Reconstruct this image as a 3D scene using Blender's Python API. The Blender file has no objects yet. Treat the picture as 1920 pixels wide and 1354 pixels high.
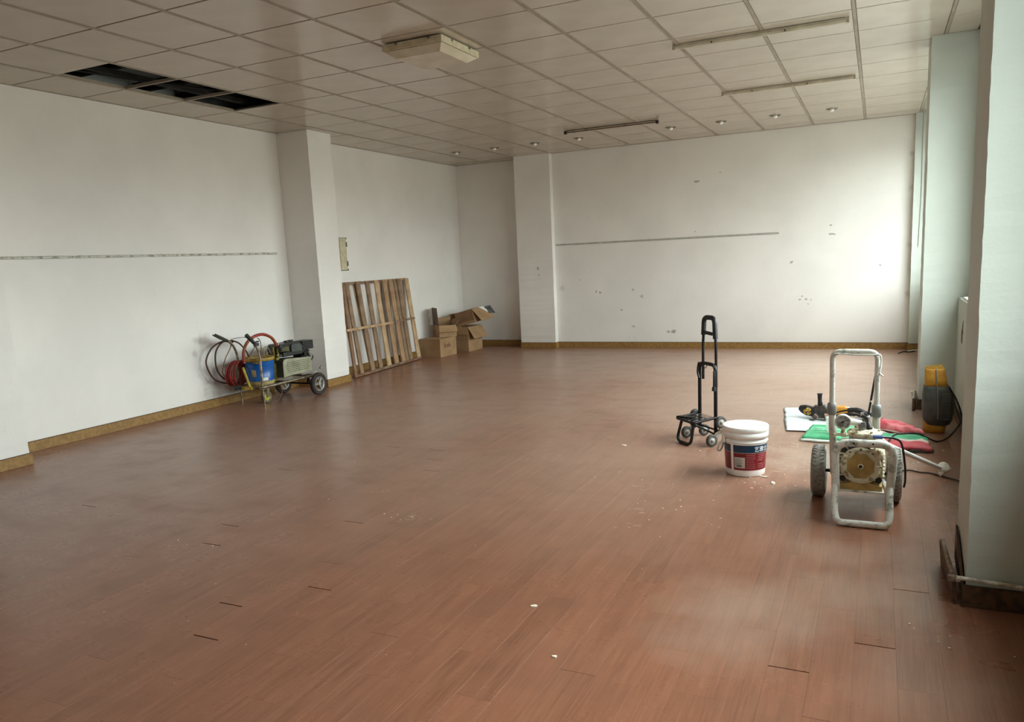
import bpy, math, random
import numpy as np
from mathutils import Vector, Matrix, noise as mnoise

random.seed(7)
SC = bpy.context.scene
COL = SC.collection
PI = math.pi
H = 2.865                      # ceiling height

# ------------------------------------------------------------------ camera
cam_d = bpy.data.cameras.new('camera'); cam = bpy.data.objects.new('camera', cam_d); COL.objects.link(cam)
YAW, PITCH, ROLL = -0.4439, -0.1588, -0.0468
def cam_axes(yaw, pitch, roll):
    cy, sy, cp, sp = math.cos(yaw), math.sin(yaw), math.cos(pitch), math.sin(pitch)
    f = Vector((sy*cp, cy*cp, sp)); r = Vector((cy, -sy, 0)); u = r.cross(f)
    c, s = math.cos(roll), math.sin(roll)
    return c*r + s*u, -s*r + c*u, f
r_, u_, f_ = cam_axes(YAW, PITCH, ROLL)
cm = Matrix((r_, u_, -f_)).transposed().to_4x4(); cm.translation = Vector((1.9828, -4.6814, 1.3463))
cam.matrix_world = cm
cam_d.sensor_width = 36.0; cam_d.lens = 1450.1/1920*36; cam_d.shift_y = 43.4/1920
cam_d.clip_start = 0.02; cam_d.clip_end = 200
SC.camera = cam

# ------------------------------------------------------------------ view + light
SC.view_settings.view_transform = 'Standard'; SC.view_settings.look = 'None'
SC.view_settings.gamma = 1.0; SC.view_settings.use_curve_mapping = False
SC.view_settings.exposure = 0.0
w = bpy.data.worlds.new('overcast_sky'); SC.world = w; w.use_nodes = True
nt = w.node_tree; nt.nodes.clear()
wo = nt.nodes.new('ShaderNodeOutputWorld'); bg = nt.nodes.new('ShaderNodeBackground')
GLOW, GLO = (.65, .70, .35), (0.15, 1.85)
tc = nt.nodes.new('ShaderNodeTexCoord'); sx = nt.nodes.new('ShaderNodeSeparateXYZ'); cr = nt.nodes.new('ShaderNodeValToRGB')
mp = nt.nodes.new('ShaderNodeMapRange'); mp.inputs['From Min'].default_value = -1; mp.inputs['From Max'].default_value = 1
nt.links.new(tc.outputs['Generated'], sx.inputs[0]); nt.links.new(sx.outputs['Z'], mp.inputs['Value'])
# broad glow added to one side of the sky, aimed to balance the room
dp = nt.nodes.new('ShaderNodeVectorMath'); dp.operation = 'DOT_PRODUCT'; dp.inputs[1].default_value = Vector(GLOW).normalized()
gl_ = nt.nodes.new('ShaderNodeMapRange'); gl_.inputs['From Min'].default_value = -1; gl_.inputs['From Max'].default_value = 1; gl_.inputs['To Min'].default_value = GLO[0]; gl_.inputs['To Max'].default_value = GLO[1]
mu = nt.nodes.new('ShaderNodeVectorMath'); mu.operation = 'SCALE'
nt.links.new(tc.outputs['Generated'], dp.inputs[0]); nt.links.new(dp.outputs['Value'], gl_.inputs['Value']); nt.links.new(gl_.outputs['Result'], mu.inputs['Scale'])
nt.links.new(mp.outputs['Result'], cr.inputs[0]); nt.links.new(cr.outputs[0], mu.inputs[0]); nt.links.new(mu.outputs[0], bg.inputs[0]); nt.links.new(bg.outputs[0], wo.inputs[0])
e = cr.color_ramp.elements
e[0].position = 0.0; e[0].color = (0.09, 0.088, 0.08, 1)      # wet ground and street below
e[1].position = 1.0; e[1].color = (0.94, 0.965, 1.0, 1)
k = e.new(0.495); k.color = (0.20, 0.20, 0.185, 1)
k = e.new(0.53); k.color = (0.52, 0.535, 0.545, 1)
SKY = 17.8
bg.inputs[1].default_value = SKY
SC.cycles.max_bounces = 10; SC.cycles.diffuse_bounces = 7; SC.cycles.glossy_bounces = 4
SC.cycles.transparent_max_bounces = 8
SC.cycles.caustics_reflective = False; SC.cycles.caustics_refractive = False
SC.cycles.sample_clamp_indirect = 8.0
SC.cycles.use_denoising = True

# unseen window openings in the right-hand wall, spans shaped for their light: (y0, y1)
WINS = [(2.67, 5.92), (-0.6, 2.0), (-3.6, -1.82)]
SILL, HEAD = 0.90, 2.62
for i, (a, b) in enumerate(WINS):       # sampling portals for the daylight that enters through each window
    ld = bpy.data.lights.new('window_daylight', 'AREA'); ld.shape = 'RECTANGLE'
    ld.size = HEAD-SILL; ld.size_y = b-a; ld.cycles.is_portal = True
    lo = bpy.data.objects.new('window_daylight', ld); COL.objects.link(lo)
    lo.location = (2.84, (a+b)/2, (SILL+HEAD)/2); lo.rotation_euler = (0, PI/2, 0)
    lo['label'] = 'overcast daylight entering through the window'; lo['category'] = 'daylight'; lo['kind'] = 'helper'

# ------------------------------------------------------------------ materials
def lin(c):
    return tuple((x/255/12.92 if x/255 <= .04045 else ((x/255+.055)/1.055)**2.4) for x in c) + (1,)
def new_mat(name):
    m = bpy.data.materials.new(name); m.use_nodes = True
    nt = m.node_tree; b = nt.nodes['Principled BSDF']
    return m, nt, b
def N(nt, t, **kw):
    n = nt.nodes.new('ShaderNode'+t)
    for k, v in kw.items(): setattr(n, k, v)
    return n
def math_n(nt, op, a, b=None, c=None):
    n = N(nt, 'Math', operation=op)
    for i, v in enumerate((a, b, c)):
        if v is None: continue
        if isinstance(v, (int, float)): n.inputs[i].default_value = v
        else: nt.links.new(v, n.inputs[i])
    return n.outputs[0]
def mixc(nt, fac, a, b):
    n = N(nt, 'Mix', data_type='RGBA')
    for i, v in ((0, fac), (6, a), (7, b)):
        if isinstance(v, (int, float)): n.inputs[i].default_value = v
        elif isinstance(v, tuple): n.inputs[i].default_value = v
        else: nt.links.new(v, n.inputs[i])
    return n.outputs[2]
def ramp(nt, v, lo, hi):
    n = N(nt, 'MapRange', interpolation_type='SMOOTHSTEP'); n.inputs['From Min'].default_value = lo; n.inputs['From Max'].default_value = hi
    nt.links.new(v, n.inputs['Value']); return n.outputs['Result']
def noise_n(nt, vec, scale, detail=4, rough=.55):
    n = N(nt, 'TexNoise'); n.inputs['Scale'].default_value = scale; n.inputs['Detail'].default_value = detail
    n.inputs['Roughness'].default_value = rough
    nt.links.new(vec, n.inputs['Vector']); return n.outputs['Fac']
def mapping(nt, vec, scale):
    n = N(nt, 'Mapping'); n.inputs['Scale'].default_value = scale; nt.links.new(vec, n.inputs['Vector']); return n.outputs[0]
def bump(nt, b, hgt, strength=.3, dist=.002):
    n = N(nt, 'Bump'); n.inputs['Strength'].default_value = strength; n.inputs['Distance'].default_value = dist
    nt.links.new(hgt, n.inputs['Height']); nt.links.new(n.outputs[0], b.inputs['Normal'])
MATS = {}
def mat(name, c1, c2=None, rough=.5, metal=0.0, ns=8, bs=0, bst=.3, sharp=(.35, .65), spec=.5, rough2=None):
    if name in MATS: return MATS[name]
    m, nt, b = new_mat(name)
    p = N(nt, 'TexCoord').outputs['Object']
    b.inputs['Roughness'].default_value = rough; b.inputs['Metallic'].default_value = metal
    b.inputs['Specular IOR Level'].default_value = spec
    if c2 is None: c2 = tuple(x*.9 for x in c1)
    f = ramp(nt, noise_n(nt, p, ns, 6), *sharp)
    nt.links.new(mixc(nt, f, lin(c1), lin(c2)), b.inputs['Base Color'])
    if rough2 is not None:
        n = N(nt, 'MapRange'); n.inputs['To Min'].default_value = rough; n.inputs['To Max'].default_value = rough2
        nt.links.new(f, n.inputs['Value']); nt.links.new(n.outputs['Result'], b.inputs['Roughness'])
    if bs: bump(nt, b, noise_n(nt, p, bs, 4), bst)
    MATS[name] = m; return m

def blobs(nt, pos, pts, noise_scale=14, amt=.5):
    """mask of soft irregular stains at world points (x,y,z,radius,strength)"""
    nz = N(nt, 'TexNoise'); nz.inputs['Scale'].default_value = noise_scale; nz.inputs['Detail'].default_value = 5
    nt.links.new(pos, nz.inputs['Vector'])
    out = None
    for (x, y, z, r, s) in pts:
        v = N(nt, 'VectorMath', operation='DISTANCE'); nt.links.new(pos, v.inputs[0]); v.inputs[1].default_value = (x, y, z)
        d = math_n(nt, 'DIVIDE', v.outputs['Value'], r)
        d = math_n(nt, 'ADD', d, math_n(nt, 'MULTIPLY', math_n(nt, 'SUBTRACT', nz.outputs['Fac'], .5), amt*4))
        mr = N(nt, 'MapRange', interpolation_type='SMOOTHSTEP'); mr.inputs['From Min'].default_value = 1.15; mr.inputs['From Max'].default_value = 0.0
        mr.inputs['To Max'].default_value = s; nt.links.new(d, mr.inputs['Value'])
        out = mr.outputs['Result'] if out is None else math_n(nt, 'MAXIMUM', out, mr.outputs['Result'])
    return out

def wall_mat(name, stains, base=(234, 231, 226)):
    m, nt, b = new_mat(name)
    pos = N(nt, 'NewGeometry').outputs['Position']
    c = mixc(nt, ramp(nt, noise_n(nt, pos, 1.3, 5), .35, .7), lin(base), lin(tuple(x*.965 for x in base)))
    c = mixc(nt, math_n(nt, 'MULTIPLY', ramp(nt, noise_n(nt, mapping(nt, pos, (3, 3, 1.2)), 3, 8, .7), .62, .78), .25), c, lin((190, 184, 170)))
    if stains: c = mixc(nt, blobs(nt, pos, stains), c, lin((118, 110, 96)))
    nt.links.new(c, b.inputs['Base Color']); b.inputs['Roughness'].default_value = .55
    b.inputs['Specular IOR Level'].default_value = .35
    h = math_n(nt, 'ADD', noise_n(nt, pos, 60, 4), math_n(nt, 'MULTIPLY', noise_n(nt, pos, 5, 3), 2.5))
    bump(nt, b, h, .28, .003)
    MATS[name] = m; return m

def floor_mat():
    m, nt, b = new_mat('red_brown_laminate')
    pos = N(nt, 'NewGeometry').outputs['Position']
    s = N(nt, 'SeparateXYZ'); nt.links.new(pos, s.inputs[0])
    col = math_n(nt, 'FLOOR', math_n(nt, 'DIVIDE', math_n(nt, 'SUBTRACT', 2.1972, s.outputs['X']), .1265))
    row = math_n(nt, 'FLOOR', math_n(nt, 'DIVIDE', math_n(nt, 'SUBTRACT', math_n(nt, 'DIVIDE', math_n(nt, 'ADD', s.outputs['Y'], 1.465), .2535), col), 3))
    cb = N(nt, 'CombineXYZ'); nt.links.new(col, cb.inputs[0]); nt.links.new(row, cb.inputs[1])
    wn = N(nt, 'TexWhiteNoise'); nt.links.new(cb.outputs[0], wn.inputs['Vector'])
    off = N(nt, 'VectorMath', operation='SCALE'); nt.links.new(wn.outputs['Color'], off.inputs[0]); off.inputs['Scale'].default_value = 7
    pv = N(nt, 'VectorMath', operation='ADD'); nt.links.new(pos, pv.inputs[0]); nt.links.new(off.outputs[0], pv.inputs[1])
    grain = noise_n(nt, mapping(nt, pv.outputs[0], (150, 5, 1)), 1.0, 5, .6)
    grain2 = noise_n(nt, mapping(nt, pv.outputs[0], (28, 1.6, 1)), 1.0, 4, .6)
    c = mixc(nt, ramp(nt, grain, .3, .7), lin((140, 85, 54)), lin((118, 69, 41)))
    c = mixc(nt, math_n(nt, 'MULTIPLY', ramp(nt, grain2, .4, .75), .5), c, lin((156, 98, 64)))
    c = mixc(nt, math_n(nt, 'MULTIPLY', wn.outputs['Value'], .30), c, lin((156, 92, 58)))
    # worn scuffing and old dirt
    wear = ramp(nt, noise_n(nt, mapping(nt, pos, (1.6, 2.6, 1)), 1.6, 7, .62), .42, .78)
    c = mixc(nt, math_n(nt, 'MULTIPLY', wear, .28), c, lin((104, 70, 54)))
    scr = ramp(nt, noise_n(nt, mapping(nt, pos, (9, 42, 1)), 1.0, 7, .72), .60, .74)
    c = mixc(nt, math_n(nt, 'MULTIPLY', scr, .32), c, lin((84, 54, 42)))
    # pale plaster dust
    dust_sheen = blobs(nt, pos, [(1.60, -1.80, 0, .42, .42), (1.95, -1.55, 0, .40, .40), (1.9, -1.15, 0, .35, .35), (1.5, -2.1, 0, .3, .3), (1.75, .55, 0, .75, .7), (1.35, .9, 0, .35, .3),
                           (2.0, 1.7, 0, .8, .75), (1.2, -.35, 0, .3, .25), (2.2, -2.2, 0, .35, .25)], 5, .3)
    far = blobs(nt, pos, [(1.4, 2.4, 0, 2.6, .75), (1.3, 4.6, 0, 3.4, .8), (-1.4, 4.6, 0, 3.2, .5), (-1.7, 1.4, 0, 3.4, .42), (.2, .1, 0, 2.2, .36)], 1.2, .15)  # far floor paled: dust plus painted reflection of the back wall
    dust_sheen = math_n(nt, 'MAXIMUM', dust_sheen, far)
    dust_sheen = math_n(nt, 'MULTIPLY', dust_sheen, math_n(nt, 'ADD', .62, math_n(nt, 'MULTIPLY', scr, .25)))
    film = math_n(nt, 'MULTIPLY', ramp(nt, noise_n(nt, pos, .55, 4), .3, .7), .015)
    c = mixc(nt, math_n(nt, 'MAXIMUM', dust_sheen, film), c, lin((196, 178, 160)))
    hs = N(nt, 'HueSaturation'); hs.inputs['Saturation'].default_value = 0.88; hs.inputs['Value'].default_value = 1.0
    nt.links.new(c, hs.inputs['Color'])
    nt.links.new(hs.outputs[0], b.inputs['Base Color'])
    rg = N(nt, 'MapRange'); rg.inputs['To Min'].default_value = .27; rg.inputs['To Max'].default_value = .46
    nt.links.new(math_n(nt, 'MULTIPLY', math_n(nt, 'ADD', wear, math_n(nt, 'MAXIMUM', dust_sheen, scr)), .6), rg.inputs['Value'])
    nt.links.new(rg.outputs['Result'], b.inputs['Roughness'])
    b.inputs['Specular IOR Level'].default_value = .36
    h = math_n(nt, 'ADD', math_n(nt, 'MULTIPLY', grain, .25), math_n(nt, 'MULTIPLY', noise_n(nt, mapping(nt, pos, (2.2, 2.2, 1)), 1.5, 3), 5))
    bump(nt, b, h, .14, .0022)
    MATS['floor'] = m; return m

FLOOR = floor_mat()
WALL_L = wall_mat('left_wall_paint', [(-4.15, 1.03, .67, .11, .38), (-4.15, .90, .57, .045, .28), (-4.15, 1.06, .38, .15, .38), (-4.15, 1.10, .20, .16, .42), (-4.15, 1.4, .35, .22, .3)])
WALL_B = wall_mat('back_wall_paint', [(2.33, 6.25, 2.0, .05, .25), (2.33, 6.25, 1.3, .05, .3), (2.33, 6.25, .7, .04, .3), (2.33, 6.25, 2.4, .04, .3), (-2.3, 6.25, .9, .06, .3)])
WALL_R = wall_mat('window_side_paint', [(2.31, -1.35, .12, .12, .4), (2.4, 2.27, .1, .15, .35)], (202, 209, 201))
WHITE = wall_mat('plain_wall_paint', [])
TILE = mat('ceiling_tile_white', (190, 179, 165), (184, 173, 159), .17, ns=3, bs=60, bst=.012, spec=.5)
TBAR = mat('ceiling_grid_metal', (158, 146, 130), (146, 134, 118), .5, ns=6)
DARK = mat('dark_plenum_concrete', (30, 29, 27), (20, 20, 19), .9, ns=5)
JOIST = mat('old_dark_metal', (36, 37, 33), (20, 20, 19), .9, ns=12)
SKIRT = mat('tan_skirting_wood', (152, 118, 66), (132, 98, 50), .45, ns=30, bs=80, bst=.1)
SKIRT_D = mat('brown_broken_board', (96, 68, 44), (62, 42, 28), .6, ns=30, bs=60)
SKTOP = mat('skirting_dark_edge', (88, 62, 34), (70, 48, 26), .6, ns=20)  # darker brown for the skirting's thin edge strips
GROOVE = mat('dark_joint', (24, 16, 12), (14, 10, 8), .9)
WPLASTIC = mat('white_plastic', (244, 244, 242), (234, 233, 228), .3, ns=10)
IVORY = mat('ivory_enamel', (206, 196, 168), (186, 174, 144), .5, ns=20)
LENS = mat('milky_lamp_cover', (206, 198, 178), (190, 180, 158), .35, ns=6, spec=.5)
BLACK = mat('black_plastic', (22, 22, 24), (34, 33, 34), .45, ns=20)
BLACKM = mat('black_painted_steel', (13, 12, 13), (22, 20, 21), .42, ns=30, spec=.35)
RUBBER = mat('grey_rubber', (74, 74, 70), (50, 50, 48), .75, ns=30, bs=60)
CHROME = mat('worn_chrome', (170, 160, 142), (118, 104, 84), .32, metal=.85, ns=25, bs=40, bst=.1)
STEEL = mat('grey_steel', (150, 150, 146), (116, 114, 110), .4, metal=.7, ns=20)

# ------------------------------------------------------------------ mesh helpers
class M:
    def __init__(s): s.v = []; s.f = []; s.s = []; s.m = []
    def add(s, vs, fs, T=None, smooth=False, mi=0):
        o = len(s.v)
        if T is not None: vs = [T @ Vector(v) for v in vs]
        s.v += [tuple(v) for v in vs]
        s.f += [tuple(i+o for i in f) for f in fs]; s.s += [smooth]*len(fs); s.m += [mi]*len(fs)
        return s
    def box(s, a, b, T=None, mi=0):
        (x0, y0, z0), (x1, y1, z1) = a, b
        v = [(x0,y0,z0),(x1,y0,z0),(x1,y1,z0),(x0,y1,z0),(x0,y0,z1),(x1,y0,z1),(x1,y1,z1),(x0,y1,z1)]
        f = [(3,2,1,0),(4,5,6,7),(0,1,5,4),(1,2,6,5),(2,3,7,6),(3,0,4,7)]
        return s.add(v, f, T, False, mi)
    def cbox(s, c, d, T=None, mi=0):
        return s.box([c[i]-d[i]/2 for i in range(3)], [c[i]+d[i]/2 for i in range(3)], T, mi)
    def hexa(s, v8, T=None, mi=0):
        return s.add(v8, [(3,2,1,0),(4,5,6,7),(0,1,5,4),(1,2,6,5),(2,3,7,6),(3,0,4,7)], T, False, mi)
    def prism(s, poly, z0, z1, T=None, mi=0):
        n = len(poly)
        v = [(x, y, z0) for x, y in poly] + [(x, y, z1) for x, y in poly]
        f = [tuple(range(n-1, -1, -1)), tuple(range(n, 2*n))] + [(i, (i+1) % n, n+(i+1) % n, n+i) for i in range(n)]
        return s.add(v, f, T, False, mi)
    def lathe(s, prof, n=32, T=None, smooth=True, mi=0, cap=True):
        v = []; f = []
        for (r, z) in prof:
            for i in range(n):
                a = 2*PI*i/n; v.append((r*math.cos(a), r*math.sin(a), z))
        k = len(prof)
        for j in range(k-1):
            for i in range(n):
                f.append((j*n+i, j*n+(i+1) % n, (j+1)*n+(i+1) % n, (j+1)*n+i))
        s.add(v, f, T, smooth, mi)
        if cap:
            if prof[0][0] > 1e-5: s.add([(prof[0][0]*math.cos(2*PI*i/n), prof[0][0]*math.sin(2*PI*i/n), prof[0][1]) for i in range(n)], [tuple(range(n-1, -1, -1))], T, False, mi)
            if prof[-1][0] > 1e-5: s.add([(prof[-1][0]*math.cos(2*PI*i/n), prof[-1][0]*math.sin(2*PI*i/n), prof[-1][1]) for i in range(n)], [tuple(range(n))], T, False, mi)
        return s
    def cyl(s, p0, p1, r0, r1=None, n=16, mi=0, smooth=True):
        p0, p1 = Vector(p0), Vector(p1); d = p1-p0
        T = Matrix.Translation(p0) @ d.to_track_quat('Z', 'Y').to_matrix().to_4x4()
        return s.lathe([(r0, 0), (r0 if r1 is None else r1, d.length)], n, T, smooth, mi)
    def tube(s, pts, r, n=10, closed=False, mi=0):
        P = [Vector(p) for p in pts]; k = len(P); v = []; f = []
        R = r if isinstance(r, (list, tuple)) else [r]*k
        prev = None
        for i in range(k):
            if closed: t = P[(i+1) % k]-P[i-1]
            else: t = P[min(i+1, k-1)]-P[max(i-1, 0)]
            t.normalize()
            if prev is None:
                a = Vector((0, 0, 1)) if abs(t.z) < .9 else Vector((1, 0, 0))
                u = t.cross(a).normalized()
            else:
                u = (prev - t*prev.dot(t)).normalized()
            prev = u; w_ = t.cross(u)
            for j in range(n):
                a = 2*PI*j/n; v.append(P[i]+(u*math.cos(a)+w_*math.sin(a))*R[i])
        for i in range(k if closed else k-1):
            i2 = (i+1) % k
            for j in range(n): f.append((i*n+j, i*n+(j+1) % n, i2*n+(j+1) % n, i2*n+j))
        s.add(v, f, None, True, mi)
        if not closed:
            s.add(v[:n], [tuple(range(n-1, -1, -1))], None, False, mi); s.add(v[-n:], [tuple(range(n))], None, False, mi)
        return s
def fillet(pts, r, n=6, closed=False):
    P = [Vector(p) for p in pts]; out = []; k = len(P)
    for i in range(k):
        if not closed and i in (0, k-1): out.append(P[i]); continue
        a, b, c = P[i-1], P[i], P[(i+1) % k]
        d1 = (a-b); d2 = (c-b); rr = min(r, d1.length*.48, d2.length*.48)
        q1 = b+d1.normalized()*rr; q2 = b+d2.normalized()*rr
        for j in range(n+1):
            t = j/n; out.append(q1*(1-t)**2+b*2*t*(1-t)+q2*t*t)
    return out
def spline(pts, n=8, closed=False):
    P = [Vector(p) for p in pts]; out = []; k = len(P)
    rng = range(k if closed else k-1)
    for i in rng:
        if closed: a, b, c, d = P[i-1], P[i], P[(i+1) % k], P[(i+2) % k]
        else: a, b, c, d = P[max(i-1, 0)], P[i], P[i+1], P[min(i+2, k-1)]
        for j in range(n):
            t = j/n
            out.append(.5*((2*b)+(-a+c)*t+(2*a-5*b+4*c-d)*t*t+(-a+3*b-3*c+d)*t**3))
    if not closed: out.append(P[-1])
    return out

def build(name, m, mats, parent=None, local=False, bevel=0, origin=None):
    me = bpy.data.meshes.new(name)
    vs = m.v
    if parent is not None and not local:
        inv = parent.matrix_basis.inverted() if parent.parent is None else (parent.parent.matrix_basis @ parent.matrix_basis).inverted()
        vs = [tuple(inv @ Vector(v)) for v in vs]
    # put the part's own origin at its centre so that it reads as a part of its own
    A = np.array(vs, float); c = Vector(((A.min(0)+A.max(0))/2).tolist()) if origin is None else Vector(origin)
    vs = [(v[0]-c.x, v[1]-c.y, v[2]-c.z) for v in vs]
    me.from_pydata(vs, [], m.f)
    for p, s_, mi in zip(me.polygons, m.s, m.m): p.use_smooth = s_; p.material_index = mi
    for x in (mats if isinstance(mats, (list, tuple)) else [mats]): me.materials.append(x)
    me.update()
    o = bpy.data.objects.new(name, me); COL.objects.link(o); o.location = c
    if parent is not None: o.parent = parent
    if bevel:
        bv = o.modifiers.new('bevel', 'BEVEL'); bv.width = bevel; bv.segments = 2; bv.limit_method = 'ANGLE'; bv.angle_limit = .7
    return o
def tag(o, label=None, cat=None, group=None, kind=None):
    if label: o['label'] = label
    if cat: o['category'] = cat
    if group: o['group'] = group
    if kind: o['kind'] = kind
    return o
def thing(name, label, cat, loc=(0, 0, 0), rz=0, group=None):
    o = bpy.data.objects.new(name, None); COL.objects.link(o); o.empty_display_size = .05
    o.matrix_basis = Matrix.Translation(loc) @ Matrix.Rotation(rz, 4, 'Z')
    return tag(o, label, cat, group)
def struct(name, m, mats, label, **kw):
    return tag(build(name, m, mats, **kw), label, 'structure', None, 'structure')
def dup(o, loc=None, label=None):
    def cp(x, par):
        c = x.copy(); COL.objects.link(c)
        if par: c.parent = par
        for ch in [y for y in bpy.data.objects if y.parent == x]: cp(ch, c)
        return c
    c = cp(o, None)
    if loc is not None: c.location = loc
    if label: c['label'] = label
    return c
def flat_text(body, size, ext=.0004):
    cu = bpy.data.curves.new('lettering', 'FONT'); cu.body = body; cu.size = size; cu.extrude = ext; cu.resolution_u = 2
    to = bpy.data.objects.new('lettering', cu); COL.objects.link(to)
    dg = bpy.context.evaluated_depsgraph_get(); me = bpy.data.meshes.new_from_object(to.evaluated_get(dg))
    v = [tuple(x.co) for x in me.vertices]; f = [tuple(p.vertices) for p in me.polygons]
    bpy.data.objects.remove(to); bpy.data.meshes.remove(me)
    m = M(); m.add(v, f); return m

# ------------------------------------------------------------------ FLOOR
PW, PL = .1265, .7605
X0, Y0 = 2.1972, -1.465
FX0, FX1, FY0, FY1 = -4.16, 2.62, -8.55, 6.50
m = M(); m.box((FX0-.2, FY0-.2, -.12), (FX1+.3, FY1+.2, -.012))
floor = struct('floor', m, GROOVE, 'worn red-brown laminate plank floor across the whole room')
OPEN_ENDS = {(25, -2), (20, -4), (18, -3), (19, -5), (26, -1), (35, -1), (0, 0), (1, -2), (3, -3), (27, 6), (24, 6), (23, 5), (22, 4), (21, 0), (15, 12), (14, 11), (16, 10), (17, 11), (30, 3)}
fwd = f_
def size_seen(x, y):
    p = Vector((x, y, 0))-cm.translation; d = p.dot(fwd)
    if d < .6: return 0
    X = p.dot(r_)/d*1450.1; Y = -p.dot(u_)/d*1450.1+43
    if abs(X) > 1040 or abs(Y) > 760: return 0
    return 1/d
planks = []
for c in range(-4, 52):
    xa, xb = X0-(c+1)*PW, X0-c*PW
    xa, xb = max(xa, FX0), min(xb, FX1)
    if xb-xa < .01: continue
    for k in range(-60, 60):
        if (k-c) % 3: continue
        ya, yb = Y0+.2535*k, Y0+.2535*k+PL
        ya, yb = max(ya, FY0), min(yb, FY1)
        if yb-ya < .02: continue
        g0 = .0060 if (c, k) in OPEN_ENDS else (.0015 if random.random() < .05 else .0002)
        planks.append((size_seen((xa+xb)/2, (ya+yb)/2), xa, xb, ya+g0, yb-.0002))
planks.sort(key=lambda t: -t[0])
def plank_mesh(wd, ln):
    m = M(); e_ = .00018; g = .00015
    x, y = wd/2-g, ln/2
    m.add([(-x, -y, -.01), (x, -y, -.01), (x, y, -.01), (-x, y, -.01), (-x, -y, -e_), (x, -y, -e_), (x, y, -e_), (-x, y, -e_),
           (-x+e_, -y+e_, 0), (x-e_, -y+e_, 0), (x-e_, y-e_, 0), (-x+e_, y-e_, 0)],
          [(0,1,5,4),(1,2,6,5),(2,3,7,6),(3,0,4,7),(4,5,9,8),(5,6,10,9),(6,7,11,10),(7,4,8,11),(8,9,10,11)])
    return m
cache = {}
rest = M()
for i, (sz, xa, xb, ya, yb) in enumerate(planks):
    wd, ln = round(xb-xa, 4), round(yb-ya, 4)
    dz = random.uniform(-.00012, .0)
    if i < 295 and sz > 0:
        if (wd, ln) not in cache:
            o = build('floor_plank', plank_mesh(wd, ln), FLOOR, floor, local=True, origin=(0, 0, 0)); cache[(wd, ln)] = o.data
        else:
            o = bpy.data.objects.new('floor_plank', cache[(wd, ln)]); COL.objects.link(o); o.parent = floor
        o.location = Vector(((xa+xb)/2, (ya+yb)/2, dz)) - floor.location
    else:
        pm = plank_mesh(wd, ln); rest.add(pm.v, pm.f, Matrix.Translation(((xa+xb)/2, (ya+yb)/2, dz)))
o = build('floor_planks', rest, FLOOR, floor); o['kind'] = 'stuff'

# ------------------------------------------------------------------ WALLS
ZT = 3.45
def jag_column(x0, x1, y0, y1, z0, z1, amp=.0016):
    """box with slightly chipped vertical arrises"""
    m = M(); n = 60; cor = [(x0, y0), (x1, y0), (x1, y1), (x0, y1)]
    for i in range(n+1):
        z = z0+(z1-z0)*i/n
        for (x, y) in cor:
            m.v.append((x+random.uniform(-amp, amp), y+random.uniform(-amp, amp), z))
    for i in range(n):
        for j in range(4):
            m.f.append((i*4+j, i*4+(j+1) % 4, (i+1)*4+(j+1) % 4, (i+1)*4+j)); m.s.append(False); m.m.append(0)
    m.f += [(3, 2, 1, 0), (n*4, n*4+1, n*4+2, n*4+3)]; m.s += [False]*2; m.m += [0]*2
    return m
m = M(); m.box((-4.35, -8.75, -.1), (-4.15, 6.69, ZT)); wall_left = struct('wall_left', m, WALL_L, 'long off-white left wall with a scar strip along it')
m = M(); m.box((-4.35, 6.49, -.1), (-2.96, 6.69, ZT)); m.box((-2.96, 6.25, -.1), (2.9, 6.69, ZT)); m.box((-4.15, -8.75, -.1), (-4.149, -8.74, -.05))
wall_back = struct('wall_back', m, WALL_B, 'far off-white end wall with peeled paint spots')
m = M(); m.box((-4.35, -8.75, -.1), (2.9, -8.55, ZT)); struct('wall_front', m, WHITE, 'plain white wall behind the viewer')
# window wall: parapet, lintel, piers
m = M(); m.box((2.56, -8.75, -.1), (2.86, 6.25, SILL)); m.box((2.645, -8.75, HEAD), (2.86, 6.25, ZT))
ys = [6.25] + [v for a, b in WINS for v in (b, a)] + [-8.75]
for i in range(0, len(ys), 2): m.box((2.64, ys[i+1], SILL), (2.86, ys[i], HEAD))  # unseen infill beside the openings, sized to hold back daylight
struct('wall_right', m, WALL_R, 'white window wall with low parapet between the columns')
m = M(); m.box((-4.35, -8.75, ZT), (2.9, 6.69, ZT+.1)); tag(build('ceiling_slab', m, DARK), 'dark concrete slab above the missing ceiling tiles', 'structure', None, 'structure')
ZC = H-.001
cols = [('column', jag_column(-4.15, -3.715, 2.37, 2.78, 0, ZC), WALL_L, 'white square column on the left wall beside the engine cart'),
        ('column', jag_column(-4.15, -3.745, -1.55, -1.12, 0, ZC), WALL_L, 'white column edge at the near end of the left wall'),
        ('column', jag_column(-2.97, -2.40, 6.145, 6.25, 0, ZC), WALL_B, 'shallow white column on the back wall right of the cartons'),
        ('column', jag_column(2.31, 2.64, -1.53, -1.13, 0, ZC, .0014), WALL_R, 'tall near white column at the window side with broken skirting'),
        ('column', jag_column(2.31, 2.64, 2.27, 2.67, 0, ZC, .0014), WALL_R, 'second white window column behind the yellow and grey bag'),
        ('column', jag_column(2.31, 2.64, -5.33, -4.93, 0, ZC), WALL_R, 'white window column beside the viewer'),
        ('column', jag_column(2.355, 2.64, 6.14, 6.25, 0, ZC, .0018), WALL_R, 'narrow bright pier at the right end of the back wall')]
for n_, mm, mt, lb in cols: struct(n_, mm, mt, lb)
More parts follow.
